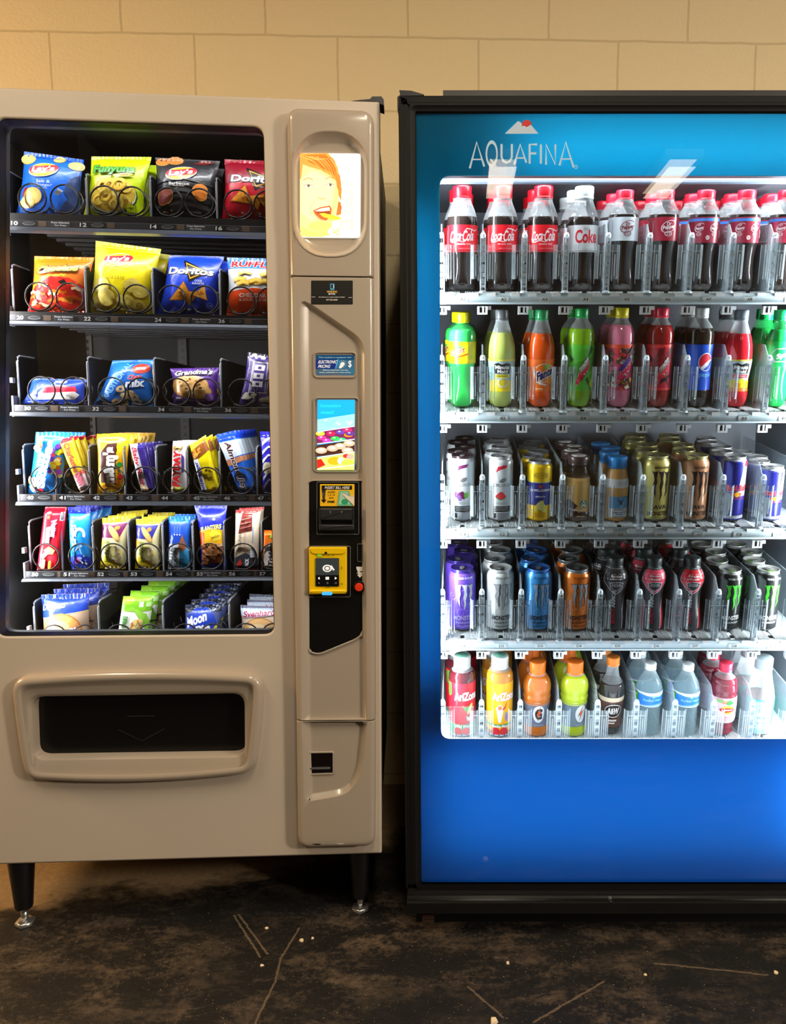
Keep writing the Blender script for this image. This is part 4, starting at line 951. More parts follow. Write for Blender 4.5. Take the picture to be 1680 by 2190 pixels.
def art_blue():
    a = Art(); a.rect(0, 1, .9, 1, (20, 16, 150)); 
    for k in range(6): a.line([(.1, .1 + .14 * k), (.5, .24 + .13 * k), (.9, .2 + .14 * k)], .06, (225, 228, 245), .01)
    a.ell(.4, .42, .3, .1, (222, 216, 190)); a.ell(.4, .42, .22, .06, (190, 180, 140)); return a
def art_nutter():
    a = Art(); a.rect(0, 1, .0, .06, (226, 20, 40)); a.rect(.8, 1, .06, .97, (190, 14, 36)); a.rect(.84, .99, .8, .93, (225, 225, 230)); [a.rect(.85 + .02 * k, .86 + .02 * k, .81, .92, (20, 20, 20)) for k in range(7)]
    a.otext('Nutter', .62, .68, .26, .24, (246, 246, 250), (90, 60, 130), -84, 0, .05, .05); a.otext('Butter', .42, .58, .26, .24, (246, 246, 250), (90, 60, 130), -84, 0, .05, .05); a.text('PEANUT BUTTER', .24, .57, .2, .06, (220, 200, 236), -84)
    a.poly([(.3, .36), (.5, .42), (.78, .36), (.7, .3), (.4, .3)], (244, 196, 110)); a.poly([(.2, .28), (.5, .38), (.6, .34), (.3, .22)], (250, 236, 214)); a.rect(.26, .42, .08, .22, (250, 150, 110)); a.rect(.56, .66, .08, .2, (250, 190, 40)); a.ell(.35, .92, .1, .02, (250, 220, 130)); a.rect(.28, .42, .83, .88, (240, 90, 60)); return a
def art_ahoy():
    a = Art(); a.rect(0, 1, .9, 1, (30, 40, 190)); a.poly([(0, 0), (1, 0), (1, .2), (.5, .26), (0, .2)], (30, 60, 215)); a.otext('CHIPS', .3, .57, .34, .3, (226, 240, 252), (40, 80, 200), 84, 0, .04, .04); a.ring(.6, .58, .26, .11, .45, (216, 228, 240), 20, -30, 180); a.text('A', .6, .36, .2, .1, (216, 236, 250), 84); a.line([(.3, .3), (.5, .38), (.7, .4)], .03, (190, 226, 250)); a.poly([(.25, .14), (.45, .22), (.6, .17), (.3, .08)], (216, 110, 200)); a.scatter((.3, .8, .1, .24), 7, .05, [(230, 240, 252), (130, 190, 250)], 3, .4); return a
def art_belvita(top, c2):
    def f():
        a = Art(); a.rect(0, 1, .9, 1, (240, 216, 30)); a.rect(0, 1, .0, .08, (238, 206, 20)); a.poly([(0, .62), (.75, .62), (.95, .88), (0, .88)], top); a.poly([(0, .08), (.9, .08), (.9, .36), (.5, .5), (0, .56)], (250, 236, 150)); a.poly([(0, .08), (.7, .08), (.6, .2), (0, .3)], (246, 214, 30)); a.poly([(0, .4), (.3, .56), (0, .6)], c2)
        a.ell(.52, .7, .28, .075, (216, 160, 80), -28); a.ell(.5, .71, .26, .06, (236, 188, 110), -28); a.ell(.62, .8, .1, .04, (226, 130, 50)); a.text('belVita', .3, .35, .42, .2, (104, 150, 60), 90, 0, .01); a.text('Blueberry', .52, .38, .18, .06, (130, 160, 90), 90); a.scatter((.5, .85, .12, .5), 16, .06, [(240, 226, 206), (226, 196, 150), (250, 244, 230)], 5, .4); a.text('soft baked', .16, .76, .14, .12, (226, 200, 226), 80); return a
    return f
def art_nutri():
    a = Art(); a.rect(0, 1, .88, 1, (20, 116, 206)); a.poly([(.75, .3), (1, .2), (1, .88), (.85, .88)], (24, 90, 190)); a.poly([(0, 0), (1, 0), (1, .4), (.5, .5), (0, .48)], (226, 236, 246)); a.poly([(.5, .05), (1, .02), (1, .42), (.62, .4)], (60, 160, 216)); a.poly([(.5, .4), (.7, .68), (.9, .46), (.8, .36)], (160, 96, 64)); a.text('NUTRI', .17, .26, .38, .18, (24, 32, 60), 88, 0, .01); a.text('GRAIN', .4, .24, .36, .18, (24, 32, 60), 88, 0, .01); a.text('Kellogg', .2, .55, .2, .14, (200, 220, 250), 80, .2)
    for k in range(3): a.text('8g WHOLE', .34 + .13 * k, .76, .12, .06, (140, 180, 240), 90); a.ell(.34 + .13 * k, .67, .035, .012, (230, 240, 250))
    return a
def art_planters():
    a = Art(); a.rect(0, 1, .0, .06, (24, 40, 150)); a.poly([(0, .38), (.3, .36), (.7, .4), (1, .36), (1, .62), (.5, .66), (0, .6)], (250, 190, 30)); a.poly([(0, .38), (.2, .38), (.25, .58), (0, .6)], (240, 96, 40)); a.poly([(.45, .56), (.6, .64), (.9, .58), (.88, .48), (.6, .46)], (250, 220, 60)); a.text('Smoked Almonds', .68, .53, .34, .05, (120, 60, 10), 6); a.otext('PLANTERS', .5, .655, .8, .07, (250, 240, 130), (20, 24, 60), 4, .1, .04, .04, .01)
    a.poly([(.06, .1), (.94, .1), (.9, .4), (.1, .4)], (96, 46, 20)); rnd = random.Random(2)
    for i in range(60): x, y = rnd.uniform(.1, .9), rnd.uniform(.09, .41); a.blob(x, y, .085, .026, rnd.choice([(206, 130, 70), (226, 156, 96), (190, 110, 50), (240, 190, 140), (172, 92, 40)]), rnd, 8, .15)
    a.ell(.66, .8, .05, .02, (150, 160, 236)); a.text('160', .66, .8, .06, .015, (40, 50, 190)); return a
def art_jerky():
    a = Art(); a.rect(0, 1, .95, 1, (206, 44, 50)); a.poly([(.18, .62), (.72, .66), (.7, .93), (.3, .95)], (120, 50, 44)); a.scatter((.28, .66, .68, .9), 18, .06, [(150, 76, 66), (96, 36, 34), (140, 60, 54)], 5, .4)
    for k in range(3): a.line([(.25, .7 + .07 * k), (.68, .74 + .07 * k)], .012, (190, 130, 120))
    a.text('ORIGINAL', .26, .47, .34, .12, (50, 40, 34), 90); a.text('BEEF STRIP', .46, .47, .32, .08, (170, 110, 90), 90); a.poly([(0, .0), (1, .0), (1, .2), (.5, .3), (0, .2)], (52, 56, 66)); a.rect(0, 1, 0, .04, (206, 50, 60)); a.poly([(.15, .08), (.3, .2), (.4, .12), (.25, .05)], (206, 50, 40)); a.otext('JACK', .6, .13, .15, .2, (236, 240, 244), (60, 90, 140), 90, 0, .05, .03); a.rect(.7, .92, .22, .38, (216, 226, 236)); a.line([(.78, .45), (.78, .72)], .04, (120, 160, 206)); return a
def art_gum():
    a = Art(); a.rect(0, 1, .86, 1, (250, 110, 20)); a.poly([(.5, .8), (1, .86), (1, .96), (.6, .9)], (150, 220, 60)); a.poly([(.1, .0), (1, 0), (1, .6), (.6, .66), (.1, .56)], (250, 236, 226)); a.otext('Trident', .6, .4, .62, .32, (30, 30, 40), (250, 240, 230), 86, 0, .05, .03); return a
def art_honey():
    a = Art(); a.poly([(0, .62), (1, .74), (1, 1), (0, 1)], (28, 62, 170)); a.line([(0, .62), (.4, .69), (1, .74)], .012, (236, 206, 120)); a.text('Duchess', .3, .83, .5, .1, (236, 240, 250), 6, .3, .02); a.ell(.47, .42, .44, .3, (196, 120, 50)); a.ell(.47, .43, .41, .27, (226, 160, 90)); a.ell(.4, .5, .26, .11, (242, 190, 130)); a.otext('Honey', .52, .42, .7, .15, (250, 244, 238), (200, 60, 50), 10, .3, .03, .04); a.otext('Bun', .5, .24, .4, .12, (250, 244, 238), (200, 60, 50), 8, .3, .03, .04); return a
def art_applepie():
    a = Art(); a.rect(0, 1, .77, 1, (126, 196, 40)); a.poly([(.0, .77), (.4, .84), (.9, .72), (1, .6), (1, .2), (.9, .5), (.5, .76)], (150, 212, 70)); a.ell(.25, .94, .2, .06, (160, 216, 60)); a.rect(.62, .76, .84, .93, (220, 240, 200)); a.rect(.84, 1, .84, .92, (190, 230, 150)); a.text('APPLE PIE', .2, .36, .66, .15, (84, 160, 70), 87, 0, .05); a.ell(.62, .42, .22, .2, (226, 140, 40), 30); a.ell(.6, .42, .17, .16, (244, 180, 80), 30); a.scatter((.48, .78, .4, .62), 14, .06, [(250, 200, 110), (236, 150, 50), (255, 226, 150)], 3, .7); return a
def art_moonpie():
    a = Art(); a.rect(0, 1, .86, 1, (30, 34, 52)); a.scatter((.05, .95, .84, .99), 14, .05, [(70, 76, 96), (20, 22, 36), (140, 146, 160)], 3, .4); a.poly([(.0, .0), (1, .0), (1, .5), (.0, .42)], (60, 80, 150)); a.ell(.46, .6, .45, .36, (30, 64, 180)); a.poly([(.66, .26), (.9, .46), (.94, .66), (.7, .46)], (236, 220, 40)); a.text('Moon', .36, .75, .56, .19, (246, 246, 250), 14, 0, .04); a.text('Pie', .56, .57, .4, .18, (246, 246, 250), 12, 0, .04); a.text('Double Decker', .66, .9, .36, .05, (170, 190, 250), 4); return a
def art_svenhard():
    a = Art(); a.rect(0, 1, .9, 1, (120, 124, 150)); a.scatter((.05, .95, .88, .99), 10, .05, [(210, 214, 226), (60, 62, 80)], 9, .4); a.poly([(.0, .8), (1, .86), (1, .98), (0, .95)], (206, 222, 240)); a.ell(.5, .48, .46, .32, (190, 130, 70)); a.ell(.5, .5, .42, .28, (226, 180, 120)); a.ell(.45, .54, .28, .14, (244, 216, 170)); a.ell(.66, .5, .2, .1, (206, 70, 60)); a.otext("Svenhard's", .52, .88, .88, .12, (170, 40, 90), (240, 236, 244), 5, .2, .03, .04); a.text('SWISS STYLE BAKERY', .6, .26, .5, .05, (110, 40, 30), 5); return a
# row, slot number, quad (TL TR BR BL) px, lean, thickness, base colour, art, name, category, description, queue count+pitch, options
SN = [
 (0, 10, [(52, 324), (180, 342), (173, 468), (32, 468)], .010, .026, (32, 112, 232), art_saltvin, 'chip_bag', 'chips', 'blue salt and vinegar potato chip bag', 0, {}),
 (0, 12, [(196, 335), (324, 336), (305, 471), (177, 469)], .012, .027, (206, 232, 14), art_funyuns, 'snack_bag', 'snack', 'lime green bag of onion rings snack', 1, dict(crimpcol=((198, 226, 20), (238, 240, 170)))),
 (0, 14, [(332, 337), (470, 345), (455, 473), (332, 469)], .012, .026, (44, 44, 48), art_bbq, 'chip_bag', 'chips', 'black barbecue potato chip bag', 1, {}),
 (0, 16, [(480, 341), (612, 346), (600, 476), (473, 473)], .010, .026, (196, 26, 46), art_nacho, 'chip_bag', 'chips', 'red tortilla chip bag', 0, {}),
 (1, 20, [(74, 548), (202, 551), (182, 670), (59, 669)], .010, .026, (246, 120, 22), art_cheetos, 'snack_bag', 'snack', 'orange bag of crunchy cheese puffs', 0, {}),
 (1, 22, [(205, 515), (345, 533), (324, 675), (189, 672)], .012, .030, (244, 222, 18), art_classic, 'chip_bag', 'chips', 'tall yellow classic potato chip bag', 1, {}),
 (1, 24, [(362, 546), (479, 549), (468, 676), (336, 675)], .012, .027, (26, 66, 206), art_ranch, 'chip_bag', 'chips', 'royal blue tortilla chip bag', 1, {}),
 (1, 26, [(485, 551), (612, 554), (602, 678), (484, 676)], .010, .026, (236, 240, 244), art_ruffles, 'chip_bag', 'chips', 'blue white and orange ridged chip bag', 0, {}),
 (2, 30, [(70, 809), (186, 812), (184, 864), (46, 863)], .015, .014, (28, 74, 206), art_poptart, 'toaster_pastry_pack', 'snack', 'flat blue toaster pastry pack', 0, {}),
 (2, 32, [(241, 771), (328, 769), (327, 868), (200, 866)], .015, .024, (34, 122, 222), art_mix, 'snack_bag', 'snack', 'blue snack mix bag with pretzels', 1, {}),
 (2, 34, [(364, 788), (470, 786), (464, 868), (371, 866)], .010, .020, (104, 54, 164), art_cookie, 'cookie_pack', 'cookies', 'purple cookie pack with chocolate chip cookies', 1, {}),
 (2, 36, [(530, 753), (622, 766), (610, 866), (511, 864)], .010, .018, (74, 52, 134), art_popcorn, 'popcorn_bag', 'popcorn', 'purple popcorn bag with film strip pattern', 0, {}),
 (3, 40, [(77, 924), (152, 926), (129, 1057), (59, 1055)], .008, .013, (22, 140, 232), art_skittles, 'candy_pack', 'candy', 'light blue fruit candy pack', 2, {}),
 (3, 41, [(126, 942), (156, 932), (192, 1043), (173, 1054)], .008, .009, (252, 214, 40), art_chew, 'candy_bar', 'candy', 'yellow and pink candy bar leaning left', 4, dict(box=True)),
 (3, 42, [(207, 928), (278, 929), (270, 1057), (208, 1057)], .008, .014, (252, 190, 14), art_mm, 'candy_pack', 'candy', 'yellow peanut candy pack', 5, {}),
 (3, 43, [(277, 950), (312, 946), (334, 1053), (304, 1056)], .008, .011, (236, 236, 240), art_ruth, 'candy_bar', 'candy', 'white and purple candy bar with red script', 3, dict(box=True)),
 (3, 44, [(370, 943), (403, 943), (402, 1056), (366, 1054)], .008, .011, (236, 228, 226), art_payday, 'candy_bar', 'candy', 'white candy bar with red letters', 2, dict(box=True)),
 (3, 45, [(405, 952), (440, 930), (474, 1053), (434, 1056)], .008, .012, (250, 226, 14), art_finger, 'candy_bar', 'candy', 'yellow candy bar with blue letters', 4, dict(box=True)),
 (3, 46, [(461, 930), (503, 920), (546, 1053), (512, 1055)], .008, .012, (32, 106, 220), art_joy, 'candy_bar', 'candy', 'blue and white almond candy bar', 7, dict(box=True)),
 (3, 47, [(556, 923), (592, 923), (594, 1057), (561, 1056)], .008, .012, (40, 30, 190), art_blue, 'candy_bar', 'candy', 'deep blue candy bar with white swirls', 0, {}),
 (4, 50, [(97, 1084), (143, 1084), (130, 1226), (79, 1224)], .006, .012, (232, 18, 44), art_nutter, 'cookie_pack', 'cookies', 'tall red peanut butter cookie pack', 0, dict(box=True)),
 (4, 51, [(145, 1084), (193, 1085), (198, 1219), (152, 1217)], .006, .016, (20, 146, 236), art_ahoy, 'cookie_pack', 'cookies', 'bright blue cookie pack', 3, {}),
 (4, 52, [(219, 1108), (280, 1103), (268, 1217), (214, 1215)], .008, .014, (238, 226, 170), art_belvita((120, 30, 90), (250, 200, 60)), 'biscuit_pack', 'biscuits', 'yellow breakfast biscuit pack with maroon band', 3, {}),
 (4, 53, [(291, 1110), (343, 1109), (341, 1218), (289, 1216)], .008, .014, (238, 226, 170), art_belvita((50, 50, 150), (250, 160, 40)), 'biscuit_pack', 'biscuits', 'yellow breakfast biscuit pack with blue band', 3, {}),
 (4, 54, [(361, 1104), (407, 1104), (407, 1218), (359, 1217)], .008, .013, (28, 74, 196), art_nutri, 'cereal_bar', 'snack', 'blue and white cereal bar', 1, {}),
 (4, 55, [(415, 1080), (486, 1080), (486, 1218), (430, 1217)], .006, .016, (28, 40, 214), art_planters, 'nut_bag', 'nuts', 'dark blue bag of smoked almonds', 0, dict(waist=.09)),
 (4, 56, [(504, 1091), (558, 1088), (552, 1218), (500, 1217)], .006, .012, (226, 206, 178), art_jerky, 'jerky_pack', 'snack', 'beige beef strip pack with red ends', 1, dict(box=True)),
 (4, 57, [(564, 1134), (592, 1134), (592, 1216), (562, 1215)], .004, .010, (250, 120, 30), art_gum, 'gum_pack', 'gum', 'orange chewing gum pack', 0, dict(box=True)),
 (5, 60, [(88, 1272), (191, 1269), (196, 1402), (92, 1402)], .010, .022, (206, 176, 150), art_honey, 'honey_bun_pack', 'pastry', 'blue and clear honey bun pack', 2, {}),
 (5, 62, [(264, 1275), (329, 1275), (311, 1402), (245, 1402)], .006, .012, (240, 246, 232), art_applepie, 'pie_box', 'pastry', 'green and white apple pie box', 5, dict(box=True)),
 (5, 64, [(396, 1294), (475, 1291), (474, 1402), (392, 1402)], .010, .020, (84, 96, 150), art_moonpie, 'marshmallow_pie_pack', 'pastry', 'blue marshmallow pie pack', 4, {}),
 (5, 66, [(514, 1294), (604, 1298), (604, 1402), (516, 1402)], .010, .020, (216, 196, 176), art_svenhard, 'danish_pack', 'pastry', 'clear danish pastry pack with pink lettering', 2, {}),
]
for i, (row, num, quad, lean, T, base, af, nm, cat, desc, q, opt) in enumerate(SN):
    d = TD + .016 + T
    if row in (3, 4): d = TD + .014 + T
    art_ = af()
    bx_ = opt.get('box'); kw = dict(opt)
    if bx_: kw.setdefault('crimp', (.03, .04)); kw.setdefault('waist', .005); kw.setdefault('amp', .0006); kw.setdefault('expo', 6)
    elif row >= 3: kw.setdefault('crimp', (.05, .07)); kw.setdefault('waist', .03); kw.setdefault('amp', .0009)
    else: kw.setdefault('crimp', (.045, .06)); kw.setdefault('waist', .035); kw.setdefault('amp', .002)
    if nm == 'pie_box': kw['crimp'] = (.0, .0); kw['amp'] = .0001
    me, org = mk_bag(nm, quad, d, lean, T, base, art_, seed=i, **kw)
    step = {3: .036, 4: .040}.get(row, .058); step = max(step, 2 * T + .004)
    rnd = random.Random(i * 7)
    qu = [(rnd.uniform(-.004, .004), step * (k + 1), 0) for k in range(q)]
    tray_n = ['top', 'second', 'third', 'fourth', 'fifth', 'bottom'][row]
    place_bag(nm, me, org, d, f'{desc}, front of the spiral {"above number " + str(num) if row < 5 else "on the bottom tray"}', cat, f'snacks on the {tray_n} tray', qu, '{} ' + f'{desc} back from the glass {"above number " + str(num) if row < 5 else "on the bottom tray"}')
# ================================================================ drinks cooler
CL = COOL.loc
def CP(pts, d, bulge=(0, 0, 0, 0), k=7, m=9):
    cs = []
    for x, y, rr in pts:
        a = CL(x, y, d); b = CL(x + 1, y, d); cs.append((a[0], a[1], rr * abs(b[0] - a[0])))
    return outline(cs, bulge, k, m)
cooler = empty('drinks_cooler', COOL.M, 'blue and black glass-front drinks cooler vending machine at the right', 'vending machine')
XR_C = 1.09; ZTOP = CL(900, 203, 0)[1]; ZG0 = CL(900, 1893, 0)[1]; ZG1 = CL(900, 239, 0)[1]; XG0 = CL(889, 300, 0)[0] ; XG1 = XR_C - XG0
blkf = mat('black_frame', (11, 11, 13), .6, spec=.2, bump=500, amount=.05)
gx0, gx1 = XG0, XG1
b = MB()
fo = rect_pts(0, XR_C, ZG0 - .012, ZTOP, .006); fi = rect_pts(gx0, gx1, ZG0, ZG1, .003)
b.loft([R(fo, .05), R(fo, .004), R(inset(fo, .003), 0), R(inset(fo, .014), 0), R(inset(fo, .016), -.002), R(inset(fi, -.012), -.002), R(inset(fi, -.009), .001), R(inset(fi, -.002), .002), R(fi, .006), R(fi, .018)])
b.build('door_frame', blkf, cooler)
wi = outline([(CL(940, 377, .012)[0], CL(940, 377, .012)[1], .022), (.925, CL(940, 377, .012)[1], .022), (.925, CL(943, 1580, .012)[1], .022), (CL(943, 1580, .012)[0], CL(943, 1580, .012)[1], .022)])
MB().slab(rect_pts(gx0 - .003, gx1 + .003, ZG0 - .003, ZG1 + .003), .005, .009).build('door_glass', pane_material('cooler_glass', 1.5), cooler)
# printed film behind the glass: cyan at the top running into deep blue at the foot
def film_material():
    m = bpy.data.materials.new('backlit_film'); m.use_nodes = True; nt = m.node_tree; N = nt.nodes; L = nt.links
    N.remove(N['Principled BSDF'])
    tc = N.new('ShaderNodeTexCoord'); sp = N.new('ShaderNodeSeparateXYZ'); L.new(tc.outputs['Object'], sp.inputs[0])
    cr = N.new('ShaderNodeValToRGB'); mr = N.new('ShaderNodeMapRange'); mr.inputs['From Min'].default_value = ZG0; mr.inputs['From Max'].default_value = ZG1
    L.new(sp.outputs['Z'], mr.inputs['Value']); L.new(mr.outputs[0], cr.inputs[0])
    e = cr.color_ramp.elements; e[0].position = 0; e[0].color = S(24, 112, 200); e[1].position = 1; e[1].color = S(28, 172, 216)
    for p, c in ((.2, (22, 108, 202)), (.5, (26, 130, 206)), (.75, (24, 156, 222)), (.93, (24, 176, 226))): q = e.new(p); q.color = S(*c)
    t = N.new('ShaderNodeBsdfTranslucent'); dd = N.new('ShaderNodeBsdfDiffuse'); mx = N.new('ShaderNodeMixShader'); mx.inputs[0].default_value = .32
    L.new(cr.outputs[0], t.inputs[0]); L.new(cr.outputs[0], dd.inputs[0]); L.new(t.outputs[0], mx.inputs[1]); L.new(dd.outputs[0], mx.inputs[2])
    L.new(mx.outputs[0], N['Material Output'].inputs['Surface'])
    return m
b = MB(); fl = rect_pts(gx0 - .003, gx1 + .003, ZG0 - .003, ZG1 + .003, .002)
flat_hole(b, fl, wi, .0115)
film = b.build('printed_film', film_material(), cooler)
b = MB(); b.loft([R(inset(wi, -.0012), .0112), R(wi, .0112)], smooth=False); b.build('window_outline', mat('window_white', (120, 190, 225), .4), film)
# logo on the film: mountain, red sun and the name
lx = lambda px, py: CL(px, py, .0112)
a = Art()
def PQ(*p): return [lx(x, y) for x, y in p]
a.poly(PQ((1079, 286), (1107, 259), (1112, 261), (1118, 267), (1126, 272), (1134, 266), (1151, 286)), (205, 214, 216))
s0 = lx(1126, 268); a.ell(s0[0], s0[1], .0105, .0105, (216, 44, 40), 0, 20, 15, 190); a.poly(PQ((1115.5, 266), (1126, 272), (1136, 266), (1134, 262)), (216, 44, 40))
def seg(pts, w=.0044): a.line(PQ(*pts), w, (206, 222, 228))
seg([(1004, 360), (1019, 304), (1035, 356)]); seg([(1010, 341), (1030, 341)], .0028)
a.ring(*lx(1051, 329), .0125, .0265, .26, (206, 222, 228), 32)
seg([(1048, 340), (1060, 356)], .003); seg([(1072, 308), (1072, 336), (1076, 345), (1083, 348), (1090, 345), (1094, 336), (1094, 308)])
seg([(1099, 352), (1112, 309), (1125, 348)]); seg([(1104, 338), (1120, 338)], .0028)
seg([(1132, 350), (1132, 309), (1148, 309)]); seg([(1132, 328), (1146, 328)]); seg([(1156, 309), (1156, 350)])
seg([(1167, 352), (1167, 309), (1187, 352), (1187, 309)]); seg([(1196, 354), (1209, 304), (1226, 358)]); seg([(1201, 340), (1220, 340)], .0028)
a.ring(*lx(1231, 357), .004, .004, .4, (180, 206, 216), 14)
logo_w = MB(); logo_w.art(a, lambda u, v, h: (u, .0112 - h, v), .1, step=.00002, base=.0); 
logo_w.build('film_logo', mat('logo_print', rough=.5, attr=True, emit=.5), film)
# light box behind the film: white backing and rim of the window
b = MB(); whs = mat('white_liner', (226, 232, 236), .6)
flat_hole(b, fl, inset(wi, -.03), .085); b.loft([R(wi, .012), R(inset(wi, -.03), .085)]); b.loft([R(fl, .018), R(fl, .085)], smooth=False)
b.build('light_box', whs, cooler)
def clight(name, p, size, power, col, rot):
    l = bpy.data.lights.new(name, 'AREA'); l.shape = 'RECTANGLE'; l.size, l.size_y = size; l.energy = power; l.color = col
    o = bpy.data.objects.new(name, l); COL.objects.link(o); o.matrix_world = COOL.M @ Matrix.Translation(p) @ rot; return o
FRONT = Matrix.Rotation(PI / 2, 4, 'X')      # shines towards the viewer (-y)
zc = CL(900, 336, .06)[1]
clight('header_tube', (XR_C / 2 + .1, .080, zc), (.80, .02), 2.6, (.86, .96, 1), FRONT)
clight('lower_panel_light', (.50, .080, .41), (.86, .46), 2.4, (.8, .9, 1), FRONT)
clight('lower_tube_right', (.93, .075, .46), (.03, .5), 1.6, (.8, .9, 1), FRONT)
clight('side_tube_left', (.058, .075, 1.1), (.02, 1.0), 1.2, (.8, .92, 1), FRONT)
# outer cabinet
b = MB()
ZB_C = .085
b.box(.004, .020, .052, .70, ZB_C, ZTOP - .004); b.box(XR_C - .02, XR_C - .004, .052, .70, ZB_C, ZTOP - .004)
b.box(.02, XR_C - .02, .69, .70, ZB_C, ZTOP - .004); b.box(.02, XR_C - .02, .052, .70, ZTOP - .02, ZTOP - .004); b.box(.02, XR_C - .02, .052, .69, ZB_C, ZB_C + .02)
bx = CL(947, 197, .1)[0]; b.box(bx, XR_C - .01, .10, .62, ZTOP - .004, CL(947, 193, .1)[1])
b.build('cabinet', blk, cooler)
b = MB(); kz = CL(900, 1955, .02)[1]
b.box(.022, XR_C - .022, .03, .66, .0, ZB_C); b.build('kick_plate', blkp, cooler)
b = MB()
for x in (.05, XR_C - .05): b.box(x - .014, x + .014, .016, .05, .006, .012, mi=0); b.box(x - .014, x + .014, .02, .05, .015, .018)
b.build('base_clip', mat('base_clip', (96, 76, 66), .4, .6), cooler)
zt0, zt1, zt2 = CL(900, 1903, .0)[1], CL(875, 1932, -.03)[1], CL(880, 1954, -.03)[1]
prof = [(.02, zt0 + .003), (.0, zt0 + .003), (-.001, zt0), (-.006, zt0 - .0015), (-.008, zt0 - .005), (-.013, zt0 - .006), (-.016, zt0 - .0105), (-.022, zt0 - .012), (-.026, zt1 + .002), (-.030, zt1), (-.030, zt2), (.03, zt2 - .004)]
b = MB(); pr = [(.004, y, z) for y, z in prof]; b.loft([pr, [(XR_C - .004, y, z) for y, z in prof]], True, True, smooth=False); b.build('base_trim', mat('black_gloss_trim', (16, 16, 17), .22), cooler)
b = MB(); q0 = CL(1303, 1919, -.012); b.lathe([(0, .0035), (.003, .0035), (.004, .001)], 12); b.build('trim_bolt', chrome, cooler, Matrix.Translation((q0[0], -.014, q0[1] + .001)) @ Matrix.Rotation(PI / 2, 4, 'X'))
hz = ZTOP; b = MB(); b.slab([(.0, hz - .03), (-.002, hz - .028), (-.002, hz - .003), (.004, hz + .001), (.002, hz + .010), (.026, hz + .009), (.052, hz + .002), (.05, hz), (.004, hz - .001)], .002, .05); b.build('hinge_cover', blkp, cooler)
# inner compartment
DBK, XI0, XI1 = .50, CL(925, 900, .1)[0], .945
zi0, zi1 = CL(900, 1660, .1)[1], CL(900, 372, .1)[1] + .02
b = MB(); b.box(XI0 - .01, XI0, .086, DBK, zi0, zi1); b.box(XI1, XI1 + .01, .086, DBK, zi0, zi1); b.box(XI0, XI1, DBK, DBK + .01, zi0, zi1); b.box(XI0, XI1, .086, DBK, zi1, zi1 + .01); b.box(XI0, XI1, .086, DBK, zi0 - .01, zi0)
b.build('compartment_liner', mat('grey_liner', (112, 118, 128), .6), cooler)
b = MB(); b.tube([(XI0 + .25 * k, .11, CL(950, 388, .11)[1]) for k in range(5)], .006, 8); b.build('top_rail', mat('grey_rail', (120, 132, 150), .4), cooler)

# shelves, tilted forward
CT, SIN, COS = math.radians(8.5), math.sin(math.radians(8.5)), math.cos(math.radians(8.5))
SD = .105; PIT = .05176 * (1.655 + SD)
CX0 = CL(988, 895, SD)[0]
colx = [CX0 + PIT * i for i in range(10)]
SHZ = {r: CL(1000, y, SD)[1] for r, y in zip('ABCD', (627, 882, 1131, 1370))}; SHZ['E'] = SHZ['D'] - .265
clearp = mat('clear_plastic', (215, 232, 240), .12, clear=.84, coat=.3)
cleare = mat('clear_plastic_edge', (225, 238, 245), .2, clear=.45)
shwh = mat('white_shelf', (232, 240, 242), .35)
shbl = mat('shelf_front', (206, 226, 234), .35)
whc = mat('white_clip', (232, 240, 244), .25)
# divider with its front post, in shelf coordinates (x, s back, n up)
b = MB()
pr = [(.0, 0), (0, .118), (.006, .126), (.012, .127), (.035, .148), (.40, .148), (.40, 0)]
b.loft([[(-.0012, y, z) for y, z in pr], [(.0012, y, z) for y, z in pr]], True, True, smooth=False)
for sx_ in (-.0052, .0052): b.box(sx_ - .0012, sx_ + .0012, -.004, .006, .0, .118, mi=1)
for k, z in enumerate((.012, .034, .055, .078, .1)): b.box(-.0052, .0052, -.003, .004, z, z + .006 + .003 * (k % 2), mi=1)
b.lathe([(0, .010), (.002, .010), (.006, .006)], 14, mi=1, z0=0)
b.lathe([(.116, .0062), (.122, .0062), (.127, .004)], 12, mi=1)
for z in (.02, .045, .066, .09): b.box(-.007, .007, .004, .007, z, z + .012, mi=1)
div_m = b.mesh('lane_divider', [clearp, cleare])
def flap(sg):
    b = MB(); z0, z1 = .030, .102
    x = [0, .004, .009, .014, .018, .0205]; y = [-.001, -.004, -.0055, -.005, -.002, .004]
    n = len(x); vs = [(sg * (.0065 + x[i]), y[i], z) for z in (z0, z0 + .012, z1 - .008, z1 - (0)) for i in range(n)]
    fs = [(j * n + i, j * n + i + 1, (j + 1) * n + i + 1, (j + 1) * n + i) for j in range(3) for i in range(n - 1)]
    b.add(vs, fs)
    for i, h0, h1 in ((1, -.004, 0), (2, .006, -.02), (3, 0, 0), (5, -.01, .0)): b.box(sg * (.0065 + x[i]) - .0006, sg * (.0065 + x[i]) + .0006, y[i] - .0012, y[i] + .0004, z0 + h0, z1 + h1, mi=1)
    for z in (.088,): b.box(sg * .0065 if sg > 0 else -.020, sg * .020 if sg > 0 else -.0065, -.0052, -.004, z, z + .0012, mi=1)
    return b.mesh('gate_flap', [clearp, cleare])
flL, flR = flap(-1), flap(1)
b = MB()
for k in range(-9, 10):
    if abs(k) > 1: b.box(k * .0038 - .0008, k * .0038 + .0008, .004, .39, .0, .0035)
b.box(-.0045, .0045, .012, .02, .0, .004, mi=1)
rib_m = b.mesh('slide_ribs', [shwh, mat('black_stop', (12, 12, 12), .4)])
b = MB(); b.box(-.013, .013, -.005, .008, -.0305, -.028); b.box(-.013, -.008, -.006, .008, -.043, -.028); b.box(-.002, .002, -.006, .008, -.043, -.028); b.box(.005, .010, -.006, .008, -.043, -.028); b.box(-.013, .010, -.006, .006, -.046, -.042)
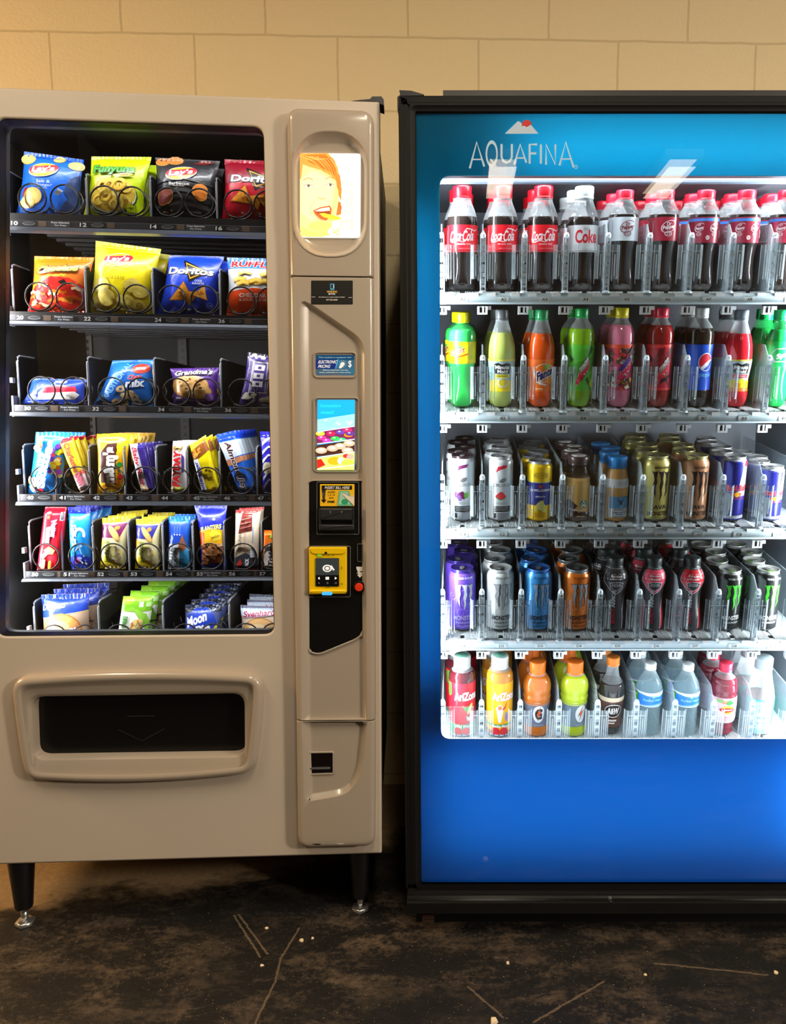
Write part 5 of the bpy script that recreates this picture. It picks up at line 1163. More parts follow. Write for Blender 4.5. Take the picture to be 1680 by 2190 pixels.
b.box(.010, .018, -.004, .004, -.036, -.028)
b.box(-.010, .008, .0065, .0075, -.043, -.03, mi=1)
clip_m = b.mesh('divider_clip', [whc, mat('clip_shade', (40, 44, 50), .4)])
SHM = {}
for r in 'ABCDE':
    M = Matrix.Translation((0, SD, SHZ[r])) @ Matrix.Rotation(CT, 4, 'X'); SHM[r] = M
    b = MB(); xl, xr = XI0 + .002, XI1 - .002
    b.box(xl, xr, .0, .395, -.006, -.0, mi=0)
    b.box(xl, xr, -.001, .002, -.024, .0, mi=1); b.box(xl, xr, -.004, .0, -.0235, -.020, mi=1)
    for i in range(9):
        b.box(colx[i] + .017, colx[i] + .036, -.0035, .0, -.007, .001, mi=0); b.box(colx[i] - .036, colx[i] - .017, -.0035, .0, -.007, .001, mi=0)
    b.box(xl, xr, .02, .39, -.014, -.007, mi=2)
    sh = b.build('shelf', [shwh, shbl, mat('shelf_underside', (92, 92, 88), .6)], cooler, M)
    for i in range(10):
        x = colx[0] - PIT / 2 + PIT * i
        if x > xr: continue
        put('lane_divider', div_m, sh, Matrix.Translation((x, .003, .0)))
        if i < 9 : put('gate_flap', flR, sh, Matrix.Translation((x, .003, 0)))
        if i > 0: put('gate_flap', flL, sh, Matrix.Translation((x, .003, 0)))
        put('divider_clip', clip_m, sh, Matrix.Translation((x + .001, .004, 0)))
    for i in range(9): put('slide_ribs', rib_m, sh, Matrix.Translation((colx[i], .001, 0)))
    if r != 'E':
        for i in range(9):
            a = Art(); a.rect(-.0125, .0125, -.0185, -.008, (222, 236, 238)); a.text(f'{r}{i + 1}', .001, -.0132, .0115, .0062, (30, 30, 34), bold=.01)
            MB().art(a, lambda u, v, h: (u, -.0012 - h, v), .05).build('lane_tag', PAPER, sh, Matrix.Translation((colx[i], 0, 0)))
MB().slab([(0, 0), (.085, 0), (.085, -.075), (0, -.075)][::1], 0, .002).build('side_guard', clearp, cooler, Matrix.Translation((XI0 + .008, SD - .03, SHZ['E'] + .115)))
MB().box(-.004, .010, .0, .01, -.1, .03).build('guard_clip', whc, cooler, Matrix.Translation((XI0 + .006, SD - .03, SHZ['E'] + .115)))

# merchandise lights behind the door frame
lit(COOL, 'cooler_strip_right', XI1 - .004, .092, zi0 + .05, zi1 - .02, (.3, .30, 1.1), 23, (.90, .97, 1), .014)
lit(COOL, 'cooler_strip_left', XI0 + .003, .090, zi0 + .05, zi1 - .02, (.6, .26, 1.1), 10, (.90, .97, 1), .014)
clight('cooler_strip_top', (.5, .10, zi1 - .006), (.8, .02), 4, (.90, .96, 1), Matrix.Rotation(math.radians(28), 4, 'X'))

# ================================================================ bottles and cans
PROF = {
 'coke': [(0, .5), (.008, .7), (.03, .86), (.07, .93), (.12, .93), (.2, .84), (.3, .84), (.36, .95), (.385, 1), (.62, 1), (.68, .99), (.735, .92), (.79, .78), (.84, .64), (.875, .57), (.9, .56)],
 'slope': [(0, .5), (.008, .68), (.03, .84), (.08, .94), (.13, .94), (.2, .84), (.3, .84), (.4, .95), (.48, 1), (.56, 1.0), (.64, .96), (.72, .83), (.79, .66), (.85, .52), (.885, .45), (.905, .44)],
 'pepsi': [(0, .5), (.008, .68), (.03, .82), (.08, .92), (.14, .93), (.18, .95), (.3, .94), (.5, .96), (.64, .99), (.69, 1), (.74, .99), (.79, .9), (.835, .72), (.87, .52), (.89, .44), (.908, .43)],
 'pepper': [(0, .5), (.008, .7), (.03, .86), (.07, .94), (.12, .92), (.2, .82), (.34, .80), (.42, .88), (.48, .99), (.5, 1), (.73, 1), (.78, .97), (.82, .86), (.855, .70), (.885, .6), (.91, .58)],
 'squirt': [(0, .5), (.008, .7), (.03, .88), (.07, .95), (.12, .9), (.22, .72), (.34, .70), (.42, .86), (.47, .97), (.7, 1), (.76, 1), (.81, .93), (.85, .72), (.875, .42), (.885, .3), (.91, .3)],
 'armor': [(0, .86), (.01, .95), (.06, .98), (.18, .95), (.3, .84), (.42, .78), (.52, .80), (.6, .88), (.68, .98), (.74, .98), (.8, .88), (.85, .7), (.88, .6), (.885, .56)],
 'arizona': [(0, .85), (.01, .96), (.03, 1), (.25, .98), (.5, 1), (.72, 1), (.77, .97), (.81, .86), (.84, .66), (.86, .55)],
 'gatorade': [(0, .8), (.01, .92), (.05, .97), (.1, .93), (.2, .84), (.3, .82), (.42, .93), (.46, .98), (.49, .94), (.51, .98), (.54, .99), (.565, .93), (.59, .97), (.64, 1), (.69, .98), (.74, .9), (.79, .75), (.82, .62), (.84, .56)],
 'rootbeer': [(0, .5), (.008, .7), (.04, .86), (.1, .92), (.18, .86), (.3, .9), (.44, .98), (.56, 1), (.62, .95), (.68, .8), (.7, .62), (.715, .68), (.73, .58), (.8, .48), (.88, .42), (.905, .42)],
 'water': [(0, .7), (.01, .88), (.03, .95), (.06, .9), (.09, .96), (.12, .9), (.15, .96), (.18, .9), (.21, .96), (.24, .9), (.27, .96), (.3, .9), (.33, .96), (.36, .9), (.40, .97), (.44, 1), (.6, 1), (.68, .96), (.75, .82), (.82, .6), (.88, .42), (.91, .36)],
 'lipton': [(0, .6), (.01, .78), (.04, .92), (.08, .82), (.12, .92), (.16, .84), (.2, .95), (.24, 1), (.56, 1), (.6, .96), (.63, 1), (.68, .97), (.72, .9), (.75, .93), (.79, .8), (.84, .5), (.87, .42), (.9, .42)],
 'peak': [(0, .7), (.01, .86), (.04, .96), (.2, .95), (.4, 1), (.5, 1), (.58, .92), (.66, .8), (.74, .7), (.82, .62), (.86, .6)],
 'frapp': [(0, .86), (.01, .96), (.05, 1), (.3, 1), (.55, .98), (.68, .94), (.76, .86), (.82, .74), (.86, .70), (.88, .70)],
 'latte': [(0, .88), (.01, .97), (.05, 1), (.5, 1), (.6, .98), (.68, .9), (.75, .80), (.82, .74), (.84, .74)],
 'can': [(0, .72), (.012, .80), (.045, .99), (.06, 1), (.865, 1), (.89, .985), (.945, .84), (.965, .80), (.985, .84), (1, .84)],
 'slim': [(0, .76), (.01, .84), (.035, .99), (.05, 1), (.905, 1), (.925, .985), (.962, .87), (.975, .85), (.99, .89), (1, .89)],
}
CAPZ = {'coke': .885, 'slope': .895, 'pepsi': .905, 'pepper': .905, 'squirt': .895, 'armor': .875, 'arizona': .85, 'gatorade': .835, 'rootbeer': .895, 'water': .915, 'lipton': .885, 'peak': .855, 'frapp': .875, 'latte': .835}
PETAL = {'coke', 'slope', 'pepsi', 'pepper', 'squirt', 'rootbeer'}
def pr_at(prof, z):
    for (z0, r0), (z1, r1) in zip(prof, prof[1:]):
        if z <= z1: return r0 + (r1 - r0) * (z - z0) / max(1e-6, z1 - z0)
    return prof[-1][1]
LIQ = {}
def liquid(col, tr=.0):
    k = 'drink_%d_%d_%d' % col
    return mat(k, col, .09, coat=.6, spec=.6)
neckm = mat('clear_bottle_neck', (228, 238, 242), .08, clear=.84, coat=.5)
lidm = mat('can_lid', (196, 198, 200), .28, .85)
BR_ = 20
def mk_bottle(kind, H_, Rr, liq, level, lab, labcol, art, cap, capr, clear_all=None, twoc=None, neckcol=None):
    """meshes of one bottle: body, label, cap"""
    prof = PROF[kind]; full = []
    for (z0, r0), (z1, r1) in zip(prof, prof[1:]):
        n = 2 if z1 - z0 > .03 else 1
        for k in range(n):
            t = k / n; ts_ = t * t * (3 - 2 * t) if kind not in ('water',) else t; full.append((z0 + (z1 - z0) * t, r0 + (r1 - r0) * (t * .5 + ts_ * .5)))
    full.append(prof[-1])
    pet = kind in PETAL
    def mod(a, z):
        zz = z / H_
        if pet and zz < .16: return 1 - .20 * (1 - zz / .16) ** 1.1 * (.5 + .5 * math.cos(5 * a + PI * 0)) 
        if kind == 'gatorade' and zz < .4: return 1 - .04 * (.5 + .5 * math.cos(6 * a))
        return 1
    lo = [(z * H_, r * Rr) for z, r in full if z <= level]; lo.append((level * H_, pr_at(prof, level) * Rr))
    hi = [(level * H_, pr_at(prof, level) * Rr)] + [(z * H_, r * Rr) for z, r in full if z > level]
    b = MB()
    b.lathe(lo, 40, mi=0, mod=mod, capt=True)
    if len(hi) > 1: b.lathe(hi, 40, mi=1, capb=False, capt=False); b.lathe([(CAPZ[kind] * H_ - .003, capr * Rr * .98), (CAPZ[kind] * H_ - .001, capr * Rr * 1.02), (CAPZ[kind] * H_, capr * Rr * .9)], 32, mi=1)
    lm = liquid(liq) if not clear_all else mat('clear_water', clear_all, .06, clear=.72, coat=.6)
    nm = neckm
    if neckcol: nm = mat('tint_neck_%d_%d' % neckcol[:2], neckcol, .08, clear=.7, coat=.5)
    body = b.mesh('bottle_body', [lm, nm])
    label = None
    if lab:
        z0, z1 = lab; b = MB(); n = 8
        prL = [((z0 + (z1 - z0) * k / n) * H_, pr_at(prof, z0 + (z1 - z0) * k / n) * Rr + .0004) for k in range(n + 1)]
        b.lathe(prL, 40, col=labcol, capt=False, capb=False)
        if art:
            def fn(u, v, h):
                z = z0 + (z1 - z0) * v; r = pr_at(prof, z) * Rr + .0004 + h; return (r * math.sin(u), -r * math.cos(u), z * H_)
            b.art(art, fn, .005, step=.00006, base=.00015)
        label = b.mesh('label', LABELM)
    b = MB(); cz = CAPZ[kind]; cr = capr * Rr
    ridge = lambda a, z: 1 + (.035 * (1 if int(round(a / (2 * PI) * 56)) % 2 else -1) if z < H_ * .992 else 0)
    b.lathe([(cz * H_ - .001, cr * .97), (cz * H_, cr * 1.0), (cz * H_ + .003, cr), (cz * H_ + .0035, cr * .95), (cz * H_ + .0045, cr * .97), (H_ * .985, cr), (H_ * .996, cr * .97), (H_, cr * .88)], 56, mod=ridge)
    if twoc: b.lathe([(H_, cr * .74), (H_ + .0008, cr * .7)], 24, mi=1)
    capm = b.mesh('cap', [mat('cap_%d_%d_%d' % cap, cap, .32), mat('cap_top_%d_%d' % (twoc or (1, 1))[:2], twoc or cap, .4)])
    return [('bottle_body', body, None), ('label', label, None), ('cap', capm, None)], H_
def mk_can(kind, H_, Rr, base, art, lid=(190, 192, 195), body_m=None, hole=(20, 20, 22)):
    prof = PROF[kind]; b = MB()
    b.lathe([(z * H_, r * Rr) for z, r in prof[:-3]], 40, col=base, capt=False)
    b.lathe([(z * H_, r * Rr) for z, r in prof[:3]], 40, col=(196, 198, 200), capt=False)
    def fn(u, v, h):
        r = pr_at(prof, v) * Rr + h; return (r * math.sin(u), -r * math.cos(u), v * H_)
    if art: b.art(art, fn, .005, step=.00006, base=.0002)
    body = b.mesh('can_body', body_m or CANM)
    b = MB(); pr = [(z * H_, r * Rr) for z, r in prof[-4:]] + [(H_, prof[-1][1] * Rr * .95), (H_ - .0035, prof[-1][1] * Rr * .9), (H_ - .004, prof[-1][1] * Rr * .5), (H_ - .004, .0005)]
    b.lathe(pr, 40, capb=False); rl = prof[-1][1] * Rr
    b.add([(rl * .38 * math.sin(t), -rl * .42 - rl * .26 * math.cos(t), H_ - .0036) for t in [k * PI / 8 for k in range(16)]], [tuple(range(16))], mi=1)
    lid_m = b.mesh('lid', [mat('lid_%d_%d_%d' % lid, lid, .26, .6), mat('lid_hole_%d_%d' % hole[:2], hole, .5)])
    b = MB(); pts = [(rl * .22 * math.cos(t), rl * .08 + rl * .36 * math.sin(t)) for t in [k * PI / 7 for k in range(14)]]
    b.loft([[(x, y, H_ - .0032) for x, y in pts], [(x, y, H_ - .0018) for x, y in pts]], True, True, smooth=False)
    tab_m = b.mesh('tab', lidm)
    return [('can_body', body, None), ('lid', lid_m, tab_m)], H_
def place_drink(name, parts, r, col, n, label, cat, group, dx=0, s0=.075, gap=None, rad=.033, yaw=0, zig=.005, labels=None):
    S0 = COOL.M @ SHM[r]
    def Mx(k): 
        rnd = random.Random(col * 31 + ord(r) * 7 + k)
        ox = dx if k == 0 else dx + (-1 if k % 2 else .6) * zig
        return S0 @ Matrix.Translation((colx[col] + ox, s0 + k * (gap or (2 * rad + .0015)), .0042)) @ Matrix.Rotation(yaw if k == 0 else rnd.uniform(-1.6, 1.6), 4, 'Z')
    root = empty(name, Mx(0), label.format('front'), cat, group)
    for nm, me, sub in parts:
        if me is None: continue
        o = put(nm, me, root)
        if sub: put('tab', sub, o)
    ords = ['second', 'third', 'fourth', 'fifth', 'sixth']
    for k in range(1, n): dup(root, Mx(k), label.format(ords[k - 1] + ' from glass'))
def h_for(r, col, ytop, s0=.075):
    """height of a bottle whose cap shows at the given picture row"""
    M = COOL.M @ SHM[r]; base = M @ Vector((colx[col], s0, .0042)); ax = (M.to_3x3() @ Vector((0, 0, 1)))
    lo, hi_ = .05, .4
    for _ in range(40):
        m = (lo + hi_) / 2; w = base + ax * m - Vector((0, 0, EYE)); c, n = math.cos(PITCH), math.sin(PITCH)
        y = PPY - F_PX * (w.y * n + w.z * c) / (w.y * c - w.z * n)
        if y > ytop: lo = m
        else: hi_ = m
    return m
F3 = 3.14159
def ban(a, v0, v1, c): return a.rect(-F3, F3, v0, v1, c, 40)
def cola_art(diet=False):
    a = Art()
    if not diet:
        a.otext('Coca', -.42, .62, .74, .42, (250, 246, 246), (190, 20, 32), 0, .28, .0, .0) if False else None
        a.text('Coca', -.44, .6, .78, .36, (252, 248, 248), 4, .3, .02); a.text('-', -.0, .62, .1, .05, (252, 248, 248)); a.text('Cola', .42, .6, .78, .40, (252, 248, 248), 4, .3, .02)
        a.line([(-.86, .5), (-.8, .38), (-.6, .36), (-.3, .42), (-.1, .4), (.1, .36)], .05, (252, 248, 248), .02); a.line([(.1, .72), (.3, .86), (.6, .84), (.9, .78), (1.1, .86)], .035, (252, 248, 248))
        a.text('ORIGINAL TASTE', .12, .29, .9, .05, (250, 225, 225), bold=.02); a.text('Delicious & Refreshing', .2, .13, .9, .045, (244, 190, 190)); a.text('20 FL OZ', -.85, .2, .2, .1, (244, 190, 190)); a.line([(-1.05, .05), (-1.05, .95)], .02, (244, 170, 170)); a.text('Coca-Cola', -1.2, .5, .6, .1, (240, 200, 200), 90)
        for s_ in (-2.3, 2.4): a.rect(s_ - .3, s_ + .3, .1, .9, (236, 236, 236)); [a.rect(s_ - .25 + .07 * k, s_ - .22 + .07 * k, .2, .8, (20, 20, 20)) for k in range(7)]
    else:
        a.text('Coke', .12, .58, 1.5, .5, (190, 30, 44), 0, 0, .03); a.text('Diet', .1, .86, .35, .1, (120, 120, 124), 0, .2); a.text('Coca-Cola', -1.15, .5, .7, .16, (220, 100, 110), 90); a.rect(-F3, F3, 0, .03, (170, 176, 180)); a.text('0 calories', .2, .12, .7, .05, (150, 150, 155))
    return a
def pepper_art(c, txt, two=False, sub='23'):
    a = Art()
    if two: ban(a, .84, .95, (70, 140, 226))
    xs = (-.55, .45) if two else (.12,)
    for x in xs:
        q = .8 if two else 1.25
        a.ring(x, .6, .42 * q, .2 * q, .1, c, 28, 20, 320, 12); a.otext('Dr', x + .0, .71, .24 * q, .13 * q, c, txt, 6, .1, .03, .03); a.otext('Pepper', x + .02, .56, .68 * q, .17 * q, c, txt, 6, .1, .04, .03)
        a.ring(x - .02, .3 if not two else .34, .2 * q, .09 * q, .2, c); a.text(sub, x - .02, .3 if not two else .34, .22 * q, .08 * q, c)
    if two: a.ell(.0, .2, .13, .09, (236, 226, 226)); a.text('150', 0, .2, .12, .06, txt)
    else: a.text('INGREDIENTS', -.95, .5, .7, .07, c, 90)
    a.rect(.95, 1.2, .2, .5, (226, 180, 190)) if two else None
    a.rect(-2.2, -1.5, .1, .85, (210, 214, 220)); [a.rect(-2.15 + .09 * k, -2.1 + .09 * k, .15, .8, (30, 30, 34)) for k in range(7)]
    return a
def dew_art(base, m1, m2, edge_, extra):
    a = Art(); extra(a)
    for p in ([(-1, .3), (-.4, .5), (-.8, .05)], [(.9, .9), (.4, .7), (.7, 1)], [(.3, .25), (.8, .0), (.5, .3)], [(-1.1, .8), (-.6, .68), (-.9, .6)]): a.poly(p, edge_)
    a.otext('mtn', .16, .57, .72, .16, m1, (16, 20, 20), 22, .35, .05, .09); a.otext('dew', .12, .4, 1.15, .22, m2, (16, 20, 20), 22, .35, .07, .09); a.otext('dew', .12, .4, 1.15, .22, m2, (240, 240, 240), 22, .35, .07, .035)
    return a
def mm_art(lemon):
    a = Art(); ban(a, .95, 1, (236, 214, 70)); ban(a, .0, .3, (250, 220, 20) if lemon else (240, 120, 30)); a.poly([(-1.5, .3), (-.6, .38), (.2, .3), (1.2, .36), (1.5, .3), (1.2, .1), (-1.2, .1)], (246, 224, 90) if lemon else (250, 216, 40)); 
    a.poly([(-.62, .56), (-.62, .86), (-.3, .9), (0, .84), (.34, .9), (.66, .86), (.66, .56)], (14, 14, 16)); a.text('Minute', .02, .76, 1.08, .12, (250, 250, 250), 0, 0, .04); a.text('Maid', .04, .63, .82, .11, (250, 250, 250), 0, 0, .04)
    a.rect(-.62, .66, .43, .53, (250, 226, 20) if lemon else (226, 40, 50), 6); a.text('LEMONADE' if lemon else 'FRUIT PUNCH', .02, .48, .95, .05, (60, 90, 20) if lemon else (250, 240, 240), bold=.02)
    if lemon: a.ring(.1, .28, .5, .16, .25, (252, 250, 220)); a.ell(.1, .28, .36, .1, (250, 226, 60))
    else: a.ell(.15, .26, .46, .14, (246, 226, 30)); a.ell(-.2, .2, .3, .08, (250, 160, 30))
    return a
def fanta_art():
    a = Art(); a.ell(.22, .58, .85, .3, (250, 236, 214)); a.ell(.22, .58, .8, .275, (246, 116, 24)); a.ell(.35, .78, .26, .07, (110, 180, 40), 15); a.ell(.8, .34, .32, .1, (250, 180, 60)); a.ell(.8, .34, .22, .07, (250, 140, 30)); a.otext('Fanta', .26, .56, 1.35, .3, (24, 28, 96), (250, 250, 250), 10, .1, .05, .07); a.poly([(-.3, .24), (.4, .16), (.44, .22), (-.26, .32)], (250, 236, 220)); a.rect(-.5, .1, .06, .1, (250, 200, 160)); return a
def sprite_art():
    a = Art(); a.poly([(-.9, .5), (-.5, .74), (.9, .78), (1.3, .5), (.9, .24), (-.5, .2), (-.95, .1)], (250, 252, 250)); a.poly([(-.8, .5), (-.46, .7), (.86, .74), (1.2, .5), (.86, .28), (-.46, .24)], (20, 170, 80)); a.text('Sprite', .22, .5, 1.35, .26, (250, 252, 250), 10, .2, .05); return a
def pepsi_art():
    a = Art(); gx, gy, rx, ry = .32, .62, .60, .2; a.ell(gx, gy, rx, ry, (244, 244, 246), 0, 32); a.ell(gx, gy, rx * .9, ry * .9, (20, 76, 200), 0, 32)
    a.poly([(gx + rx * .9 * math.cos(t), gy + ry * .9 * math.sin(t)) for t in [math.radians(q) for q in range(20, 221, 10)]] + [(gx - .1, gy - .03), (gx + .25, gy + .02)], (224, 30, 50)); a.poly([(gx + rx * .9 * math.cos(t), gy + ry * .9 * math.sin(t)) for t in [math.radians(q) for q in range(222, 250, 6)]] + [(gx + .2, gy - .07), (gx + .42, gy + .02)] + [(gx + rx * .9 * math.cos(t), gy + ry * .9 * math.sin(t)) for t in [math.radians(q) for q in (8, 18)]] + [(gx + .3, gy + .05), (gx - .05, gy - .02)], (246, 246, 248))
    a.text('pepsi', .34, .33, 1.0, .12, (120, 200, 250), 0, 0, .01); a.ell(-1.6, .62, .4, .14, (236, 236, 240)); return a
def squirt_art():
    a = Art(); ban(a, .9, 1, (226, 214, 20)); ban(a, 0, .08, (226, 206, 20)); a.otext('Squirt', -.38, .52, 1.15, .36, (176, 34, 30), (250, 236, 180), 10, .2, .03, .03); a.poly([(-.5, .22), (.42, .42), (.44, .48), (-.4, .32)], (196, 60, 30)); a.ell(-.3, .78, .2, .06, (50, 160, 70), -20); a.ell(-.08, .74, .14, .05, (70, 180, 60), 30); a.text('CITRUS SODA', -.6, .14, .7, .06, (230, 120, 40)); a.rect(.5, .9, .15, .9, (216, 208, 30)); a.text('20', .7, .3, .2, .14, (150, 150, 20)); return a
def claw(a, cx, cy_, w, h, c, edge_=None):
    def one(x, top, bot, wd, jag):
        pts = [(x - wd * .9, top + .02), (x - wd * .2, top - .01), (x + wd * .8, top + .015), (x + wd * .55, top - (top - bot) * .25), (x + wd * .75, top - (top - bot) * .4), (x + wd * .35, top - (top - bot) * .6), (x + wd * .5, top - (top - bot) * .78), (x + jag, bot), (x - wd * .05, top - (top - bot) * .75), (x - wd * .35, top - (top - bot) * .5), (x - wd * .05, top - (top - bot) * .3), (x - wd * .3, top - (top - bot) * .12)]
        return pts
    for x, t_, b_, j in ((-.34, .5, -.38, .1), (.02, .5, -.5, -.05), (.36, .48, -.36, -.1)):
        p = one(x, t_, b_, .2, j); P = [(cx + q[0] * w, cy_ + q[1] * h) for q in p]
        if edge_: a.poly([(cx + (x + (q[0] - x) * 1.35) * w, cy_ + q[1] * h * 1.03) for q in p], edge_)
        a.poly(P, c)
def monster_art(c, edge_, word, wc, sub=(), top='ZERO SUGAR', topc=(230, 230, 235), deco=None, y=.57):
    a = Art()
    if deco: deco(a)
    claw(a, .14, y, 1.25, .42, c, edge_)
    a.text(word, .12, .235, 1.5 if len(word) > 6 else 1.3, .075, wc, 0, 0, .03); a.text('ENERGY', .16, .155, 1.2, .03, wc, 0, 0, .02)
    for i, t in enumerate(sub): a.text(t, .15, .095 - .04 * i, 1.1, .025, wc, 0, 0, .02)
    a.text(top, .2, .885, 1.2, .03, topc, 0, 0, .02); return a
def swirl(c):
    def f(a):
        rnd = random.Random(7)
        for i in range(14): a.ring(rnd.uniform(-1.4, 1.4), rnd.uniform(.1, .85), rnd.uniform(.12, .3), rnd.uniform(.03, .08), .16, c, 14, rnd.uniform(0, 200), 360)
    return f
def java_art(word):
    a = Art(); claw(a, .14, .55, 1.3, .46, (44, 26, 26)); a.text('JAVA', .16, .225, 1.15, .085, (40, 26, 24), 0, 0, .02); a.text('MONSTER', .14, .135, 1.6, .07, (40, 26, 24), 0, 0, .03); a.text(word, .2, .84, 1.1, .03, (70, 50, 40), 0, 0, .03); a.text('COFFEE + ENERGY', .14, .075, 1.2, .02, (70, 50, 40)); return a
def celsius_art(c1, fruit):
    a = Art(); a.poly([(-.42, .8), (-.3, .86), (.1, .88), (.52, .885), (.4, .84), (-.1, .815), (-.5, .77)], c1); a.poly([(-.1, .655), (.1, .685), (.42, .685), (.36, .64), (.1, .61), (-.2, .625)], (110, 112, 116)); a.poly([(-.5, .77), (-.62, .72), (-.45, .65), (-.2, .625), (-.3, .7)], (235, 238, 240)); a.text('CELSIUS', .0, .575, 1.45, .045, (70, 72, 78), 0, 0, .0); fruit(a); a.text('SPARKLING', .0, .295, .9, .022, (150, 152, 156)); a.rect(-.65, .95, .155, .245, (24, 24, 28), 8)
    for k in range(3): a.rect(-.58, .6, .175 + .024 * k, .18 + .024 * k, (225, 228, 230), 8)
    a.rect(-.3, .65, .04, .14, (150, 155, 160), 6); a.rect(-.62, -.42, .06, .135, (40, 40, 44), 2); return a
def f_grape(a):
    for x, y, c in ((-.5, .42, (140, 90, 160)), (-.32, .4, (110, 50, 120)), (-.15, .42, (130, 60, 130)), (0, .43, (90, 26, 70)), (.12, .4, (110, 30, 80)), (.42, .42, (130, 190, 80)), (.3, .41, (90, 150, 60)), (-.2, .37, (150, 100, 170))): a.ell(x, y, .17, .045, c)
def f_melon(a): a.poly([(-.52, .4), (-.1, .475), (.1, .47), (.42, .4), (.3, .36), (-.1, .34), (-.4, .37)], (60, 140, 70)); a.poly([(-.5, .405), (-.1, .475), (.1, .47), (.4, .405), (.25, .37), (-.1, .355), (-.36, .38)], (226, 60, 70))
def pelle_art():
    a = Art(); ban(a, .0, .28, (250, 200, 10)); ban(a, .28, .66, (34, 46, 130)); ban(a, .66, .68, (200, 190, 120)); a.poly([(0 + .22 * (1 if k % 2 == 0 else .42) * math.sin(k * PI / 5), .60 + .045 * (1 if k % 2 == 0 else .42) * math.cos(k * PI / 5)) for k in range(10)], (206, 50, 40)); a.text('SANPELLEGRINO', 0, .535, 1.8, .04, (240, 240, 246), 0, 0, .03); a.text('LIMONATA', 0, .43, .8, .028, (240, 240, 246), 0, 0, .02); a.rect(-.45, .62, .74, .83, (226, 180, 10), 4); a.ring(0, .785, .55, .05, .1, (150, 120, 10)); a.text('San Pellegrino', .1, .785, .9, .025, (130, 100, 10), 0, .2)
    a.ell(-.1, .27, .4, .07, (236, 226, 90), 10); a.ell(.15, .25, .34, .075, (246, 236, 130), -10); a.ring(.1, .27, .3, .06, .2, (250, 246, 190)); a.rect(-.4, .5, .08, .16, (226, 170, 10), 4); return a
def frapp_art():
    a = Art(); ban(a, .0, .12, (110, 90, 84)); a.poly([(-1.2, .12), (-.3, .12), (.1, .2), (-.3, .34), (-.1, .42), (-.8, .6), (-1.2, .5)], (58, 24, 30)); a.poly([(-.5, .18), (.9, .12), (1.2, .2), (.2, .26)], (40, 26, 26)); a.ell(.38, .47, .34, .105, (250, 250, 250), 0, 28); a.ell(.38, .47, .32, .098, (20, 110, 70), 0, 28); a.ell(.38, .47, .14, .07, (245, 250, 246)); a.poly([(.3, .54), (.38, .565), (.46, .54)], (245, 250, 246)); a.ell(.38, .48, .07, .03, (20, 110, 70)); a.line([(.16, .46), (.2, .41), (.3, .4)], .03, (245, 250, 246)); a.line([(.6, .46), (.56, .41), (.46, .4)], .03, (245, 250, 246)); a.text('Frappuccino', .0, .31, 1.5, .075, (250, 246, 240), 0, .2, .02); a.text('MOCHA', .2, .14, .5, .025, (240, 236, 230)); a.rect(.6, .84, .18, .25, (236, 232, 226)); return a
def latte_art():
    a = Art(); ban(a, .62, .8, (236, 236, 234)); a.text('MADE WITH REAL', .35, .73, .8, .022, (70, 70, 76)); a.text('NOT A SHAKE', .35, .69, .7, .02, (70, 70, 76)); a.rect(-.7, 1.1, .0, .44, (86, 160, 214), 8); a.rect(-.7, 1.1, .0, .19, (236, 240, 242), 8)
    a.poly([(.0, .38), (.12, .33), (.2, .26), (.26, .21), (.32, .26), (.4, .33), (.52, .38), (.34, .35), (.26, .37), (.18, .35)], (20, 24, 30)); a.ell(.26, .24, .05, .03, (240, 240, 240)); a.line([(.14, .34), (.0, .4), (-.05, .44)], .04, (20, 24, 30), .01); a.line([(.38, .34), (.52, .4), (.58, .44)], .04, (20, 24, 30), .01); a.rect(-.35, .75, .15, .195, (245, 246, 246), 4); a.text('BUKESING', .2, .17, .9, .03, (40, 50, 60), 0, 0, .03); a.text('ICED LATTE', .2, .11, 1.1, .035, (40, 60, 80), 0, 0, .03); a.rect(-.1, .5, .06, .08, (90, 160, 210)); a.rect(-.3, .6, .01, .022, (40, 40, 46)); return a
def bull_art(v):
    a = Art(); B = (36, 40, 140); SV = (196, 200, 208)
    a.poly([(-1.2, .94), (-1.2, .45), (.1, .45), (.62, .94)], B) if v else a.poly([(-1.4, .94), (-1.4, .45), (.3, .45), (.7, .94)], B)
    if v: a.poly([(.6, .86), (.66, .94), (1.4, .94), (1.4, .86)], (236, 40, 70))
    a.poly([(-.5, .1), (-.1, .4), (1.4, .4), (1.4, .1)], B); ban(a, .05, .09, (225, 228, 232)); ban(a, .02, .05, B)
    a.ell(.05, .43, .45, .035, (230, 60, 60)); a.ell(.1, .43, .2, .04, (250, 190, 30)); a.otext('Red Bull', .12, .53, 1.7, .09, (226, 40, 60), (236, 150, 160), 0, 0, .04, .02); a.text('ENERGY DRINK', .3, .37, 1.0, .03, (236, 90, 100)); return a
